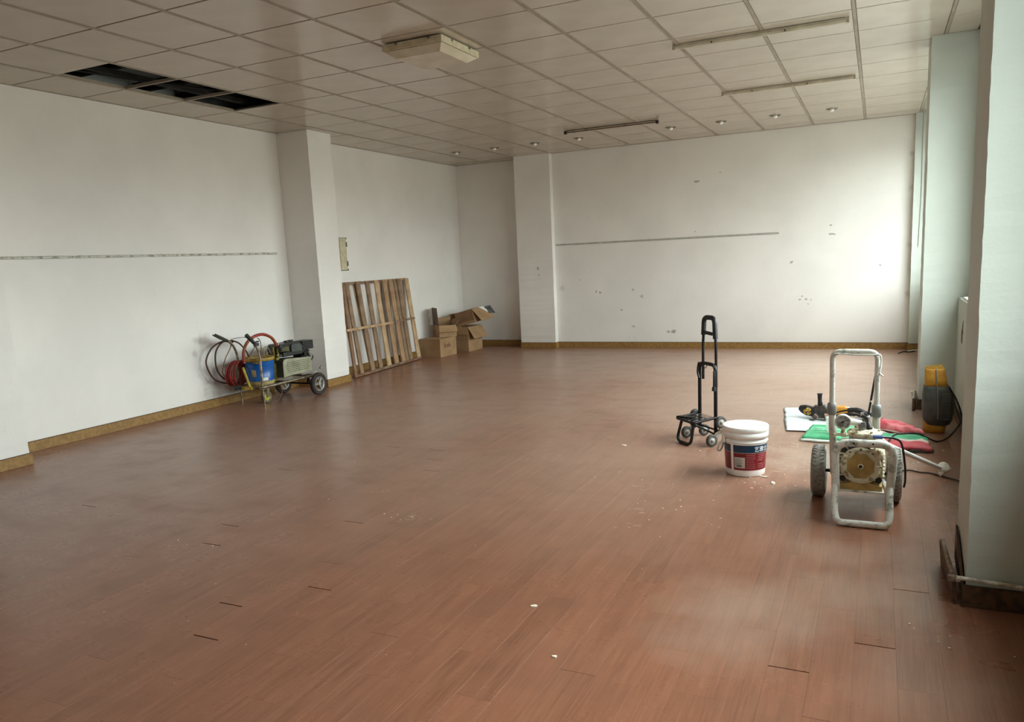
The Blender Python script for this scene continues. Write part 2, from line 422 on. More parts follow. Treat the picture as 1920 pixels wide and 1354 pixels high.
for i, (a, b) in enumerate(WINS):
    fr = M(); t = .05
    fr.box((2.70, a, SILL), (2.76, b, SILL+t)); fr.box((2.70, a, HEAD-t), (2.76, b, HEAD))
    k = 3
    for j in range(k+1):
        yy = a+(b-a-t)*j/k; fr.box((2.70, yy, SILL+t), (2.76, yy+t, HEAD-t))
    fr.box((2.57, a, SILL), (2.70, b, SILL+.02))
    wd = struct('window_%d' % (i+1), fr, WPLASTIC, ['white framed window beyond the second window column', 'white framed window between the two window columns', 'white framed window beside the near column', 'white framed window at the near end of the room'][i])
    if 'clear_glass' not in MATS:
        g, gnt, gb = new_mat('clear_glass'); gnt.nodes.remove(gb)
        tr = N(gnt, 'BsdfTransparent'); tr.inputs[0].default_value = (.93, .97, .95, 1); gl = N(gnt, 'BsdfGlossy'); gl.inputs['Roughness'].default_value = .02
        mx = N(gnt, 'MixShader'); mx.inputs[0].default_value = .06
        gnt.links.new(tr.outputs[0], mx.inputs[1]); gnt.links.new(gl.outputs[0], mx.inputs[2]); gnt.links.new(mx.outputs[0], gnt.nodes['Material Output'].inputs[0])
        MATS['clear_glass'] = g
    for j in range(k):
        y0_ = a+(b-a-t)*j/k+t; y1_ = a+(b-a-t)*(j+1)/k
        pm = M(); pm.box((2.727, y0_, SILL+t), (2.733, y1_, HEAD-t)); build('window_pane', pm, MATS['clear_glass'], wd)

# ------------------------------------------------------------------ CEILING
TX, TY = .6, .59187
m = M()
for i in range(-6, 5): m.box((TX*i-.011, -8.55, H-.003), (TX*i+.011, 6.49, H+.02))
for j in range(-14, 11): m.box((-4.15, TY*j-.009, H+.0085), (2.62, TY*j+.009, H+.02), mi=1)  # cross tees coloured dark brown to paint in the shade of the gaps
for yy_ in (0, TY): m.box((TX*-6, yy_-.011, H-.002), (TX*-5, yy_+.011, H+.02))
m.box((-4.15, -8.55, H-.002), (-4.13, 6.49, H+.018)); m.box((-4.15, 6.225, H-.002), (2.6, 6.25, H+.018)); m.box((-4.15, 6.47, H-.002), (-2.96, 6.49, H+.018))
ceiling = struct('ceiling', m, [TBAR, mat('painted_gap_shade', (44, 35, 27), (34, 27, 20), .8)], 'suspended ceiling of square white tiles in a metal grid')
missing = {(-6, -1), (-6, 0), (-6, 1)}
cache = {}; rest = M()
for i in range(-7, 5):
    xa, xb = max(TX*i, -4.15)+.0135, min(TX*(i+1), 2.62)-.0135
    for j in range(-15, 11):
        ya, yb = max(TY*j, -8.55)+.0068, min(TY*(j+1), 6.25 if xb > -2.9 else 6.49)-.0068
        if yb-ya < .02 or (i, j) in missing: continue
        wd, ln = round(xb-xa, 4), round(yb-ya, 4)
        cx, cy = (xa+xb)/2, (ya+yb)/2
        def tm(wd, ln):
            t = M(); x, y, e_ = wd/2, ln/2, .0015
            t.add([(-x, -y, .010), (x, -y, .010), (x, y, .010), (-x, y, .010), (-x, -y, e_), (x, -y, e_), (x, y, e_), (-x, y, e_),
                   (-x+e_, -y+e_, 0), (x-e_, -y+e_, 0), (x-e_, y-e_, 0), (-x+e_, y-e_, 0)],
                  [(4,5,1,0),(5,6,2,1),(6,7,3,2),(7,4,0,3),(8,9,5,4),(9,10,6,5),(10,11,7,6),(11,8,4,7),(11,10,9,8),(0,1,2,3)])
            return t
        dz = random.uniform(0, .0008)
        if ya > -2.4:
            if (wd, ln) not in cache:
                o = build('ceiling_tile', tm(wd, ln), TILE, ceiling, local=True, origin=(0, 0, 0)); cache[(wd, ln)] = o.data
            else:
                o = bpy.data.objects.new('ceiling_tile', cache[(wd, ln)]); COL.objects.link(o); o.parent = ceiling
            o.location = Vector((cx, cy, H+dz))-ceiling.location
            o.rotation_euler = (random.uniform(-.0012, .0012), random.uniform(-.0012, .0012), 0)
        else:
            t = tm(wd, ln); rest.add(t.v, t.f, Matrix.Translation((cx, cy, H+dz)))
o = build('ceiling_tiles', rest, TILE, ceiling); o['kind'] = 'stuff'
# things seen through the open tiles
m = M()
for y in (-.15, .52, 1.02): m.box((-4.1, y-.03, H+.12), (-2.2, y+.03, H+.2))
m.box((-3.52, -1.2, H+.06), (-3.47, 2.0, H+.1)); m.box((-3.18, -1.2, H+.22), (-3.05, 2.0, H+.34))
m.tube([(-3.55, -.5, H+.05), (-3.4, 0, H+.035), (-3.3, .6, H+.06), (-3.2, 1.1, H+.12)], .007)
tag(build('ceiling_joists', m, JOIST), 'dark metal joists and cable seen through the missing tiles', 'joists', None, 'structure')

# ------------------------------------------------------------------ SKIRTING
def skirt(name, runs, label, mt=SKIRT):
    m = M()
    for (x0, y0, x1, y1) in runs:
        m.box((x0, y0, .001), (x1, y1, .082), mi=0)
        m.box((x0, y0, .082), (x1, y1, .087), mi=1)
    return struct(name, m, [mt, SKTOP], label)
T_ = .013
skirt('baseboard_left', [(-4.15, -1.12, -4.15+T_, 2.37), (-4.15, 2.78, -4.15+T_, 6.49), (-4.15, -8.55, -4.15+T_, -1.55),
      (-3.745, -1.563, -3.745+T_, -1.107), (-4.137, -1.12, -3.745, -1.107),
      (-3.715, 2.357, -3.715+T_, 2.793), (-4.137, 2.357, -3.715, 2.37), (-4.137, 2.78, -3.715, 2.793)], 'tan wooden skirting along the left wall')
skirt('baseboard_back', [(-4.137, 6.477, -2.97, 6.49), (-2.97, 6.132, -2.40, 6.145), (-2.40, 6.132, -2.387, 6.237), (-2.983, 6.145, -2.97, 6.477),
      (-2.387, 6.237, 2.355, 6.25), (2.355, 6.127, 2.56, 6.14), (2.342, 6.127, 2.355, 6.237)], 'tan wooden skirting along the back wall')
m = M()
m.box((2.297, -1.545, .001), (2.56, -1.53, .080), mi=0); m.box((2.297, -1.551, .001), (2.56, -1.545, .010), mi=1)
m.box((2.297, 2.255, .001), (2.56, 2.27, .085), mi=0); m.box((2.297, 2.27, .001), (2.31, 2.67, .085), mi=0)
m.box((2.545, -1.13, .001), (2.56, 2.255, .08), mi=0)
struct('baseboard_right', m, [SKIRT_D, SKTOP], 'dark brown skirting round the window columns')
# loose broken boards on the near column
rt = thing('loose_skirting_board', 'broken brown skirting board coming loose at the foot of the near column', 'board', (2.30, -1.3, 0))
m = M(); m.hexa([(2.270, -1.535, 0), (2.285, -1.535, 0), (2.272, -1.14, 0), (2.255, -1.14, 0), (2.262, -1.535, .098), (2.277, -1.535, .098), (2.262, -1.16, .112), (2.245, -1.15, .112)])
build('board', m, SKIRT_D, rt)
m = M(); m.tube([(2.268, -1.50, .103), (2.262, -1.35, .108), (2.255, -1.17, .118)], .009, 8); m.cbox((2.262, -1.53, .10), (.024, .02, .02)); build('edge_strip', m, mat('pinkish_old_glue', (150, 130, 112), (110, 90, 76), .7, ns=30), rt)
m = M(); m.hexa([(2.292, -1.53, .06), (2.302, -1.53, .06), (2.306, -1.22, .06), (2.298, -1.2, .06), (2.292, -1.52, .1), (2.302, -1.52, .1), (2.307, -1.2, .195), (2.299, -1.19, .2)])
build('splinter', m, SKIRT_D, rt)
m = M(); m.tube([(2.276, -1.552, .112), (2.36, -1.548, .107), (2.44, -1.55, .103), (2.56, -1.55, .094)], [.0085, .0075, .0085, .0075], 8); m.box((2.275, -1.549, .095), (2.29, -1.535, .105))
tag(build('white_capping_strip', m, mat('flaking_white_paint', (226, 220, 206), (170, 160, 142), .7, ns=40, bs=60)), 'flaking white strip on top of the near column skirting', 'strip')

# ------------------------------------------------------------------ WALL STRIPS
def strip_trim(name, axis, fixed, a, b, z, label, c):
    """slim removed-rail scar: two thin edges and a recessed, patchy middle"""
    m = M(); h = .011
    k = 26
    for i in range(k):
        u0, u1 = a+(b-a)*i/k, a+(b-a)*(i+1)/k
        for (z0, z1, t, mi) in ((z+h-.003, z+h, .006, 0), (z-h, z-h+.003, .006, 0), (z-h+.003, z+h-.003, .003, 1)):
            j = random.uniform(-.0012, .0012); t = t+random.uniform(-.001, .001)
            if axis == 'y': m.box((fixed, u0, z0+j), (fixed+t, u1, z1+j), mi=mi)
            else: m.box((u0, fixed-t, z0+j), (u1, fixed, z1+j), mi=mi)
    for i in range(9):
        u = a+(b-a)*(i+.5)/9+random.uniform(-.05, .05)
        if axis == 'y': m.cyl((fixed, u, z), (fixed+.008, u, z), .004, n=8, mi=2)
        else: m.cyl((u, fixed, z), (u, fixed-.008, z), .004, n=8, mi=2)
    return struct(name, m, c, label)
S1 = mat('strip_edge_grey', (172, 168, 156), (120, 116, 104), .6, ns=18, sharp=(.4, .6)); S2 = mat('strip_middle', (206, 202, 190), (150, 146, 134), .6, ns=14, sharp=(.45, .6))
strip_trim('trim_1', 'y', -4.15, -1.12, 2.21, 1.543, 'narrow grey rail scar running along the left wall', [S1, S2, STEEL])
strip_trim('trim_2', 'x', 6.25, -2.38, .79, 1.538, 'narrow grey metal rail fixed across the back wall', [mat('strip_edge_dark', (150, 146, 136), (122, 118, 110), .5, ns=18), mat('strip_mid_grey', (198, 195, 184), (170, 166, 156), .5, ns=14), STEEL])

# peeled paint spots on the back wall
PEEL = mat('bare_grey_plaster', (192, 186, 176), (160, 154, 144), .8, ns=40)
PEELB = mat('faint_blue_grey_mark', (196, 197, 198), (178, 180, 182), .8, ns=40)
def patch(x, z, wdt, hgt, mt, y=6.25, seed=0):
    rd = random.Random(seed*31+7); n = 13; poly = []
    for i in range(n):
        a = 2*PI*i/n; r = rd.uniform(.45, 1.0); poly.append((x+wdt/2*r*math.cos(a), z+hgt/2*r*math.sin(a)))
    T = Matrix(((1, 0, 0, 0), (0, 0, -1, y), (0, 1, 0, 0), (0, 0, 0, 1)))
    m = M(); m.prism(poly, .0001, .0018, T); build('peeled_spot', m, mt, wall_back)
for i, (x, z, wd, hg) in enumerate([(-1.77, .83, .04, .06), (-1.71, .815, .05, .05), (-1.206, .847, .05, .05), (-1.082, .744, .07, .06), (-1.389, .557, .05, .04), (-.70, .235, .06, .05), (-.63, .238, .10, .055),
        (-1.21, .314, .08, .05), (1.426, 1.602, .05, .03), (1.44, 1.49, .11, .035), (2.01, 1.071, .035, .03), (1.09, .70, .03, .025), (1.14, .66, .04, .03), (1.164, .596, .03, .02), (1.20, .65, .03, .02), (1.06, .655, .04, .03),
        (-2.018, 1.01, .025, .025), (.031, 2.384, .04, .02), (-.29, 2.292, .10, .04), (.95, 1.15, .06, .05), (-.31, 1.62, .03, .02)]):
    patch(x, z, wd, hg, PEEL if i not in (2, 3, 7) else PEELB, seed=i)
patch(-2.643, 1.208, .035, .06, PEEL, 6.145, 77); patch(-2.63, 1.105, .03, .04, PEELB, 6.145, 78)
# brick showing through the parapet
m = M()
poly = [(1.90, .67), (1.885, .61), (1.86, .585), (1.835, .60), (1.83, .65), (1.80, .665), (1.82, .70), (1.80, .76), (1.86, .70)]
T = Matrix(((0, 0, -1, 2.56), (1, 0, 0, 0), (0, 1, 0, 0), (0, 0, 0, 1))); m.prism(poly, .0002, .003, T)
tag(build('broken_plaster_patch', m, mat('raw_brick', (128, 84, 64), (96, 64, 50), .9, ns=40)), 'jagged brown hole in the parapet plaster above the bag', 'hole')

# ------------------------------------------------------------------ CEILING LIGHTS
rt = thing('ceiling_lamp', 'boxy square ceiling lamp with a milky tapered cover, nearest of the ceiling lights', 'ceiling lamp', (-.93, .37, H))
m = M(); m.box((-1.14, .12, 2.855), (-.715, .61, H-.0005)); build('mounting_plate', m, mat('painted_shadow_line', (60, 52, 42), (44, 38, 30), .8), rt)  # dark plate colour paints in the shadow line above the housing
m = M(); m.box((-1.167, .095, 2.812), (-.69, .64, 2.857)); build('housing', m, IVORY, rt, bevel=.003)
m = M(); m.hexa([(-1.095, .16, 2.768), (-.745, .16, 2.768), (-.745, .55, 2.768), (-1.095, .55, 2.768), (-1.16, .102, 2.810), (-.697, .102, 2.810), (-.697, .633, 2.810), (-1.16, .633, 2.810)])
build('lamp_cover', m, LENS, rt, bevel=.004)
for (x, y) in ((-1.05, .092), (-.79, .092)):
    m = M(); m.cbox((x, y, 2.848), (.02, .006, .012)); build('clip', m, STEEL, rt)
for y in (.24, .49):
    m = M(); m.cbox((-.687, y, 2.848), (.006, .02, .012)); build('clip', m, STEEL, rt)

BATT = mat('dull_white_batten', (188, 180, 160), (168, 158, 138), .45, ns=8)
def batten(x0, x1, y, label, bare):
    rt = thing('batten_light', label, 'tube light', ((x0+x1)/2, y, H), 0, 'tube lights on the ceiling')
    m = M()
    if bare: m.box((x0+.02, y-.008, H-.012), (x1-.02, y+.008, H-.0025))
    else: m.prism([(y-.022, H-.0025), (y-.022, H-.02), (y-.012, H-.032), (y+.012, H-.032), (y+.022, H-.02), (y+.022, H-.0025)], x0+.012, x1-.012, Matrix(((0, 0, 1, 0), (1, 0, 0, 0), (0, 1, 0, 0), (0, 0, 0, 1))))
    build('housing', m, mat('old_brown_batten', (92, 76, 58), (70, 56, 42), .5) if bare else BATT, rt)
    for s, x in ((-1, x0), (1, x1)):
        m = M(); r = .019 if bare else .02
        m.box((x-.008, y-r, H-.052 if bare else H-.036), (x+.012, y+r, H-.0025)) if not bare else m.cyl((x-s*.002, y, H-.026), (x-s*.03, y, H-.026), .021, n=12)
        build('lamp_holder', m, mat('dark_lamp_holder', (58, 48, 40), (40, 32, 26), .5) if bare else BATT, rt, bevel=.002)
    if bare:
        m = M(); m.cyl((x0+.02, y, H-.026), (x1-.02, y, H-.026), .0075, n=10); build('tube', m, mat('brown_dusty_tube', (112, 92, 70), (84, 68, 52), .4), rt)
    for x in (x0+.28, x1-.4):
        m = M(); m.cyl((x, y-.012, H-.024), (x, y-.026, H-.024), .006, n=8); build('screw', m, BLACK, rt)
batten(.57, 1.755, 1.36, 'long white batten light nearest the window side', False)
batten(.57, 1.745, 3.38, 'white batten light behind the nearest one', False)
batten(-1.50, -.34, 4.45, 'thin dark bare tube light near the back wall', True)

rt0 = None
DL = [(-3.371, 'first downlight from the left corner'), (-2.778, 'second downlight from the left corner'), (-2.18, 'third downlight from the left corner'), (-1.562, 'downlight just left of the bare tube'),
      (-.36, 'downlight just right of the bare tube end'), (.245, 'downlight second right of the bare tube'), (.86, 'downlight second from the right'), (1.471, 'downlight nearest the window wall')]
BULB = mat('lamp_glass_white', (250, 250, 246), (244, 242, 236), .10, ns=6, spec=.9)
for x, lb in DL:
    lb2 = 'small recessed ' + lb
    if rt0 is None:
        rt0 = thing('downlight', lb2, 'downlight', (x, 5.125, H), 0, 'recessed downlights near the back wall')
        T = Matrix.Translation((x, 5.125, H))
        m = M(); m.lathe([(.050, -.003), (.053, -.007), (.064, -.006), (.067, -.001), (.066, .0004)], 28, T, cap=False); build('ring', m, CHROME, rt0)
        m = M(); m.lathe([(.0001, -.0012), (.051, -.0022), (.051, .0002)], 28, T, cap=False); build('reflector', m, mat('dark_reflector', (42, 36, 32), (30, 26, 24), .25, metal=.4), rt0)
        m = M(); m.lathe([(.0001, -.034), (.014, -.032), (.025, -.024), (.028, -.012), (.022, -.001)], 18, T); build('bulb', m, BULB, rt0)
    else: dup(rt0, (x, 5.125, H), lb2)

# ------------------------------------------------------------------ ELECTRIC PANEL
rt = thing('electric_panel', 'narrow beige metal electric box on the wall above the pallets', 'electric box', (-4.15, 3.41, 1.31))
m = M(); m.box((-4.15, 3.325, 1.312), (-4.135, 3.495, 1.726)); build('frame', m, mat('grey_edge', (120, 116, 102), (90, 86, 74), .6), rt, bevel=.002)
m = M(); m.box((-4.135, 3.33, 1.32), (-4.122, 3.455, 1.718)); build('panel_door', m, IVORY, rt, bevel=.002)
for z in (1.40, 1.64):
    m = M(); m.box((-4.134, 3.450, z-.03), (-4.112, 3.468, z+.03)); m.cyl((-4.112, 3.459, z-.03), (-4.112, 3.459, z+.03), .006, n=8); build('hinge', m, STEEL, rt)
m = M(); m.box((-4.134, 3.470, 1.335), (-4.130, 3.488, 1.705)); build('liner', m, WPLASTIC, rt)

# ------------------------------------------------------------------ PALLETS
WOODS = [mat('pallet_wood_%s' % n_, a, b, .8, ns=6, bs=50, bst=.4, sharp=(.3, .7)) for n_, a, b in (('tan', (172, 140, 106), (138, 104, 76)), ('pale', (196, 168, 132), (160, 128, 94)), ('brown', (142, 108, 82), (108, 78, 58)), ('grey', (150, 124, 98), (104, 82, 64)))]
PB = Vector((-3.80, 3.0, .004)); PWd = Vector((-.082, .9966, 0)).normalized(); PU = Vector((-.138, -.014, 1.168)).normalized(); PN = PWd.cross(PU).normalized()
if PN.x < 0: PN = -PN
def pal_box(s0, s1, t0, t1, d0, d1, twist=0):
    vs = []
    for d in (d0, d1):
        for (s, t) in ((s0, t0), (s1, t0), (s1, t1), (s0, t1)):
            vs.append(PB+PWd*(s+(twist if t == t1 else 0))+PU*t+PN*d)
    m = M(); m.hexa([tuple(v) for v in vs]); return m
def pallet(name, label, slats, bars, s0, s1, off):
    rt = thing('slatted_wooden_rack', label, 'wooden rack', tuple(PB+PWd*s0), 0, 'wooden racks leaning on the left wall')
    rd = random.Random(int(s0*100)+3)
    for (a, b, tw, back) in slats:
        d = off+(-.042 if back else 0)
        build('slat', pal_box(a, b, .006+rd.uniform(0, .008), 1.172-rd.uniform(0, .008), d-.0185, d, tw), WOODS[rd.randrange(4)], rt, bevel=.0015)
    for t in bars:
        k = s0
        while k < s1-.05:
            e_ = min(s1, k+rd.uniform(.42, .62)); dz = rd.uniform(-.003, .003) if t > .1 else rd.uniform(0, .003)
            build('batten', pal_box(k, e_-.004, t+dz, t+.030+dz, off-.041, (off-.019) if t > 1 else off+.010), WOODS[rd.randrange(4)], rt, bevel=.0015); k = e_
pallet('a', 'front wooden slatted rack next to the column, most of its slats evenly spaced', [(.005, .065, .09, False), (.08, .12, .03, True), (.145, .225, .015, False), (.405, .50, .005, False), (.61, .70, .035, False), (.83, .93, .04, False),
       (1.03, 1.13, .05, False), (1.225, 1.335, .02, False)], (.002, .575, 1.145), .0, 1.34, 0.0)
pallet('b', 'wooden slatted rack overlapping behind the first, its end beside the cartons', [(.47, .53, -.06, True), (1.352, 1.43, .02, False), (1.45, 1.545, .035, False), (1.685, 1.79, .025, False), (1.18, 1.22, .02, True), (1.59, 1.62, 0, True)], (.002, .575, 1.145), 1.348, 1.795, 0.0)

# ------------------------------------------------------------------ CARTONS
KRAFT = mat('kraft_cardboard', (166, 134, 98), (150, 118, 84), .85, ns=5); KRAFT_I = mat('cardboard_inside', (140, 108, 78), (124, 94, 66), .9, ns=6); KRAFT_W = mat('white_faced_card', (232, 230, 222), (214, 210, 198), .7, ns=8)
KRAFT_D = mat('brown_grey_card', (110, 92, 78), (92, 76, 64), .85, ns=8); INK = mat('brown_ink', (62, 34, 20), (50, 28, 18), .8)
CT = .005
def carton_body(w_, d, h):
    m = M(); x, y = w_/2, d/2
    m.box((-x, -y, 0), (x, y, CT)); m.box((-x, -y, CT), (x, -y+CT, h)); m.box((-x, y-CT, CT), (x, y, h))
    m.box((-x, -y+CT, CT), (-x+CT, y-CT, h)); m.box((x-CT, -y+CT, CT), (x, y-CT, h))
    return m
def flap(side, w_, d, h, length, ang, rt, mt=KRAFT, trim=0.0):
    """side 0:-y 1:+x 2:+y 3:-x, hinge at the top edge; ang from closed (0) over upright (90) to hanging outside (180+)"""
    L = (w_ if side in (0, 2) else d)/2-.002
    e_ = (d if side in (0, 2) else w_)/2
    a = math.radians(ang)
    m = M(); m.hexa([(-L, 0, 0), (L, 0, 0), (L-trim, length, 0), (-L+trim, length, 0), (-L, 0, .004), (L, 0, .004), (L-trim, length, .004), (-L+trim, length, .004)])
    rz = {0: 0, 1: PI/2, 2: PI, 3: -PI/2}[side]
    T = Matrix.Rotation(rz, 4, 'Z') @ Matrix.Translation((0, -e_, h)) @ Matrix.Rotation(a, 4, 'X')
    m.v = [tuple(T @ Vector(v)) for v in m.v]
    return build('flap', m, mt, rt, local=True)
def carton(label, loc, rz, w_, d, h, flaps, tilt=None):
    rt = thing('cardboard_carton', label, 'carton', loc, rz, 'cartons in the back left corner')
    if tilt is not None: rt.matrix_basis = Matrix.Translation(loc) @ Matrix.Rotation(rz, 4, 'Z') @ tilt
    build('carton_body', carton_body(w_, d, h), KRAFT, rt, local=True)
    for f in flaps: flap(f[0], w_, d, h, f[1], f[2], rt, f[3] if len(f) > 3 else KRAFT, f[4] if len(f) > 4 else 0)
    return rt
# lower left carton with printed end
c1 = carton('closed cardboard carton on the floor next to the racks, dark lettering on its end', (-3.892, 5.185, 0), math.radians(-3), .36, .44, .262, [(0, .21, .3), (2, .21, .3)])
t = flat_text('Smile', .088); T = Matrix.Translation((.1804, -.12, .13)) @ Matrix.Rotation(PI/2, 4, 'Z') @ Matrix.Rotation(PI/2, 4, 'X'); t.v = [tuple(T @ Vector(v)) for v in t.v]
build('lettering', t, INK, c1, local=True)
m = M(); m.box((-.1805, -.2206, .127), (.18, -.2199, .131)); build('seam', m, KRAFT_I, c1, local=True)
# upper left open carton
c3 = carton('small open cardboard carton on top of the lettered one, flap hanging over its front', (-3.866, 5.371, .268), math.radians(46), .266, .30, .172, [(0, .105, 246, KRAFT, -.01), (1, .09, 120), (2, .10, 78), (3, .26, 93, KRAFT_D, .01)])
m = M(); m.box((.0, -.1508, .02), (.006, -.1499, .08)); build('tape_mark', m, KRAFT_I, c3, local=True)
m = M(); m.box((.07, -.1508, .04), (.11, -.1499, .048)); build('print_mark', m, KRAFT_I, c3, local=True)
m = M(); m.hexa([(-.145, .142, .17), (-.138, .150, .17), (-.175, .205, .17), (-.182, .197, .17), (-.150, .142, .42), (-.143, .150, .42), (-.195, .215, .40), (-.202, .207, .40)]); tag(build('flap', m, KRAFT_W, c3, local=True), 'white-faced flap')
# lower right carton
c2 = carton('larger open cardboard carton on the floor nearest the back wall, end flap hanging', (-3.80, 5.865, 0), math.radians(-2), .36, .43, .375, [(1, .205, 238, KRAFT, .0), (0, .12, 262, KRAFT), (3, .2, 80)])
m = M(); m.box((-.181, -.2158, .185), (.18, -.2148, .19)); build('seam', m, KRAFT_I, c2, local=True)
# upper right carton, tilted
tl = Matrix.Rotation(math.radians(-12), 4, 'Y') @ Matrix.Rotation(math.radians(4), 4, 'X')
c4 = carton('tilted cardboard carton on top of the larger one, its end flaps sticking out', (-3.655, 5.87, .425), math.radians(-2), (.32), .40, .205, [(1, .24, 240, KRAFT, .0), (0, .16, 268, KRAFT_I), ], tl)
m = M(); m.hexa([(.158, .02, .12), (.163, .02, .12), (.255, .12, -.02), (.25, .12, -.02), (.150, -.02, .205), (.155, -.02, .205), (.20, .16, .20), (.195, .16, .20)]); tag(build('flap', m, KRAFT_W, c4, local=True), 'white-faced flap')
m = M(); m.hexa([(.175, .10, .10), (.18, .10, .10), (.30, .24, .05), (.295, .24, .05), (.17, .10, .20), (.175, .10, .20), (.25, .22, .19), (.245, .22, .19)]); tag(build('flap', m, BLACK, c4, local=True), 'flap coloured black in place of shade')  # black colour stands in for shade on this card flap

# ------------------------------------------------------------------ LUGGAGE TROLLEY
base = Vector((.91, .805, 0)); e1 = Vector((.7071, -.7071, 0)); e2 = Vector((-.7071, -.7071, 0))
def tp(a, b, z): return base+e1*a+e2*b+Vector((0, 0, z))
rt = thing('luggage_trolley', 'black folding stair trolley with tall handle standing behind the white bucket', 'trolley', tuple(base))
m = M(); m.tube(fillet([tp(-.098, .0, .08), tp(-.098, .0, .56), tp(.098, .0, .56), tp(.098, .0, .03)], .05), .0130, 12); build('lower_frame', m, BLACKM, rt)
m = M(); m.tube(fillet([tp(-.080, -.018, .44), tp(-.078, -.018, .70), tp(-.06, -.018, .885), tp(.06, -.018, .885), tp(.078, -.018, .70), tp(.08, -.018, .40)], .035), .0100, 10); build('telescopic_frame', m, BLACKM, rt)
m = M(); m.tube(fillet([tp(-.072, -.018, .76), tp(-.063, -.018, .885), tp(.063, -.018, .885), tp(.072, -.018, .74)], .04), .0172, 12); m.tube([tp(-.068, -.018, .782), tp(-.03, -.018, .776), tp(.03, -.018, .772), tp(.068, -.018, .775)], [.010, .013, .013, .010], 12)
build('handle_grip', m, BLACK, rt)
m = M(); m.tube(spline([tp(-.09, .01, .565), tp(-.03, .03, .548), tp(.02, .03, .535), tp(.04, .015, .57), tp(.09, .012, .56), tp(.10, .012, .5)], 6), .003, 6)
m.tube(spline([tp(-.09, .012, .56), tp(-.1, .015, .50), tp(-.085, .014, .45)], 5), .008, 6); m.tube(spline([tp(.10, .012, .52), tp(.105, .016, .46), tp(.098, .012, .40)], 5), .009, 6); m.cyl(tp(.098, .012, .41), tp(.098, .012, .38), .013, .017, n=8)
build('elastic_cord', m, BLACK, rt)
m = M(); zf = .185
m.tube(fillet([tp(-.11, .0, zf+.005), tp(-.11, .19, zf-.015), tp(.11, .19, zf-.015), tp(.11, .0, zf+.005)], .02), .009, 10)
for i in range(6):
    a = -.08+.032*i; m.tube([tp(a, .0, zf+.004), tp(a, .19, zf-.012)], .0022, 6)
m.tube([tp(-.11, .07, zf), tp(.11, .07, zf)], .0022, 6)
m.hexa([tuple(tp(a, b, z)) for (a, b, z) in ((-.11, .14, .162), (.0, .10, .162), (.0, .13, .162), (-.11, .19, .162), (-.11, .14, .186), (.0, .10, .186), (.0, .13, .186), (-.11, .19, .186))])
build('wire_deck', m, BLACKM, rt)
m = M(); m.tube(fillet([tp(-.075, .165, zf-.02), tp(-.09, .20, .012), tp(.09, .20, .012), tp(.075, .165, zf-.02)], .05), .0108, 10); m.cyl(tp(-.05, .20, .009), tp(-.03, .2, .009), .011); m.cyl(tp(.03, .20, .009), tp(.05, .2, .009), .011)
build('support_foot', m, BLACKM, rt)
m = M(); m.tube([tp(.1, .01, .07), tp(.04, .15, .15)], .007, 8); m.tube([tp(-.1, .01, .08), tp(.0, .12, .15)], .006, 8); m.tube([tp(-.17, 0, .10), tp(.17, 0, .10)], .007, 8)
m.cyl(tp(.05, .14, .13), tp(.05, .17, .17), .016, n=10); build('axle_and_braces', m, BLACKM, rt)
WH = mat('dark_grey_tyre', (74, 72, 68), (52, 50, 48), .7, ns=20); HUB = mat('grey_hub', (168, 166, 158), (136, 132, 124), .5)
for s in (-1, 1):
    a0 = .158*s
    cs = [tp(a0, .075, .0435), tp(a0, -.075, .0435), tp(a0, .0, .165)]
    m = M(); c0 = tp(a0, 0, .095)
    for c in cs:
        d = (c-c0); sd = d.cross(e1).normalized()*.013; t_ = e1*.008
        m.hexa([tuple(v) for v in (c0-sd-t_, c0+sd-t_, c0+sd+t_, c0-sd+t_, c-sd*.8-t_, c+sd*.8-t_, c+sd*.8+t_, c-sd*.8+t_)])
    build('wheel_bracket', m, HUB, rt)
    for c in cs:
        q = e1.to_track_quat('Z', 'Y').to_matrix().to_4x4(); T = Matrix.Translation(c-e1*.012) @ q
        m = M(); m.lathe([(.026, -.001), (.038, -.002), (.0425, .004), (.0425, .020), (.038, .026), (.026, .025)], 24, T, cap=False); m.lathe([(.026, .025), (.026, -.001)], 24, T, cap=False)
        o = build('wheel', m, WH, rt)
        m = M(); m.lathe([(.0262, .003), (.022, .001), (.012, .004), (.012, -.002), (.0001, -.003)], 20, T, cap=False); m.lathe([(.0262, .021), (.022, .023), (.012, .020), (.012, .027), (.0001, .028)], 20, T, cap=False)
        build('hub', m, HUB, o)

# ------------------------------------------------------------------ WHITE BUCKET
BX, BY = 1.282, .055
rt = thing('paint_bucket', 'white plastic paint bucket with a blue and red label and a lid', 'bucket', (BX, BY, 0))
m = M(); m.lathe([(.0001, .004), (.106, .004), (.110, .0), (.113, .006), (.116, .035), (.1245, .20), (.128, .205), (.128, .222), (.1245, .226), (.1245, .236)], 56, cap=False)
build('bucket_body', m, WPLASTIC, rt, local=True)
m = M(); m.lathe([(.127, .232), (.134, .232), (.1345, .262), (.131, .266), (.131, .27), (.1355, .273), (.1355, .296), (.133, .3005), (.127, .3015), (.124, .299), (.120, .2985), (.117, .2985), (.115, .2968), (.0001, .2968)], 64, cap=False)
build('lid', m, WPLASTIC, rt, local=True)
m = M(); m.lathe([(.104, .297), (.1065, .299), (.109, .297)], 64, cap=False); m.lathe([(.126, .210), (.1315, .210), (.1315, .214), (.126, .214)], 56, cap=False); build('moulded_rings', m, WPLASTIC, rt, local=True)
TH = math.radians(-81.7)
def rad(z): return .116+(z-.035)*(.0085/.165)
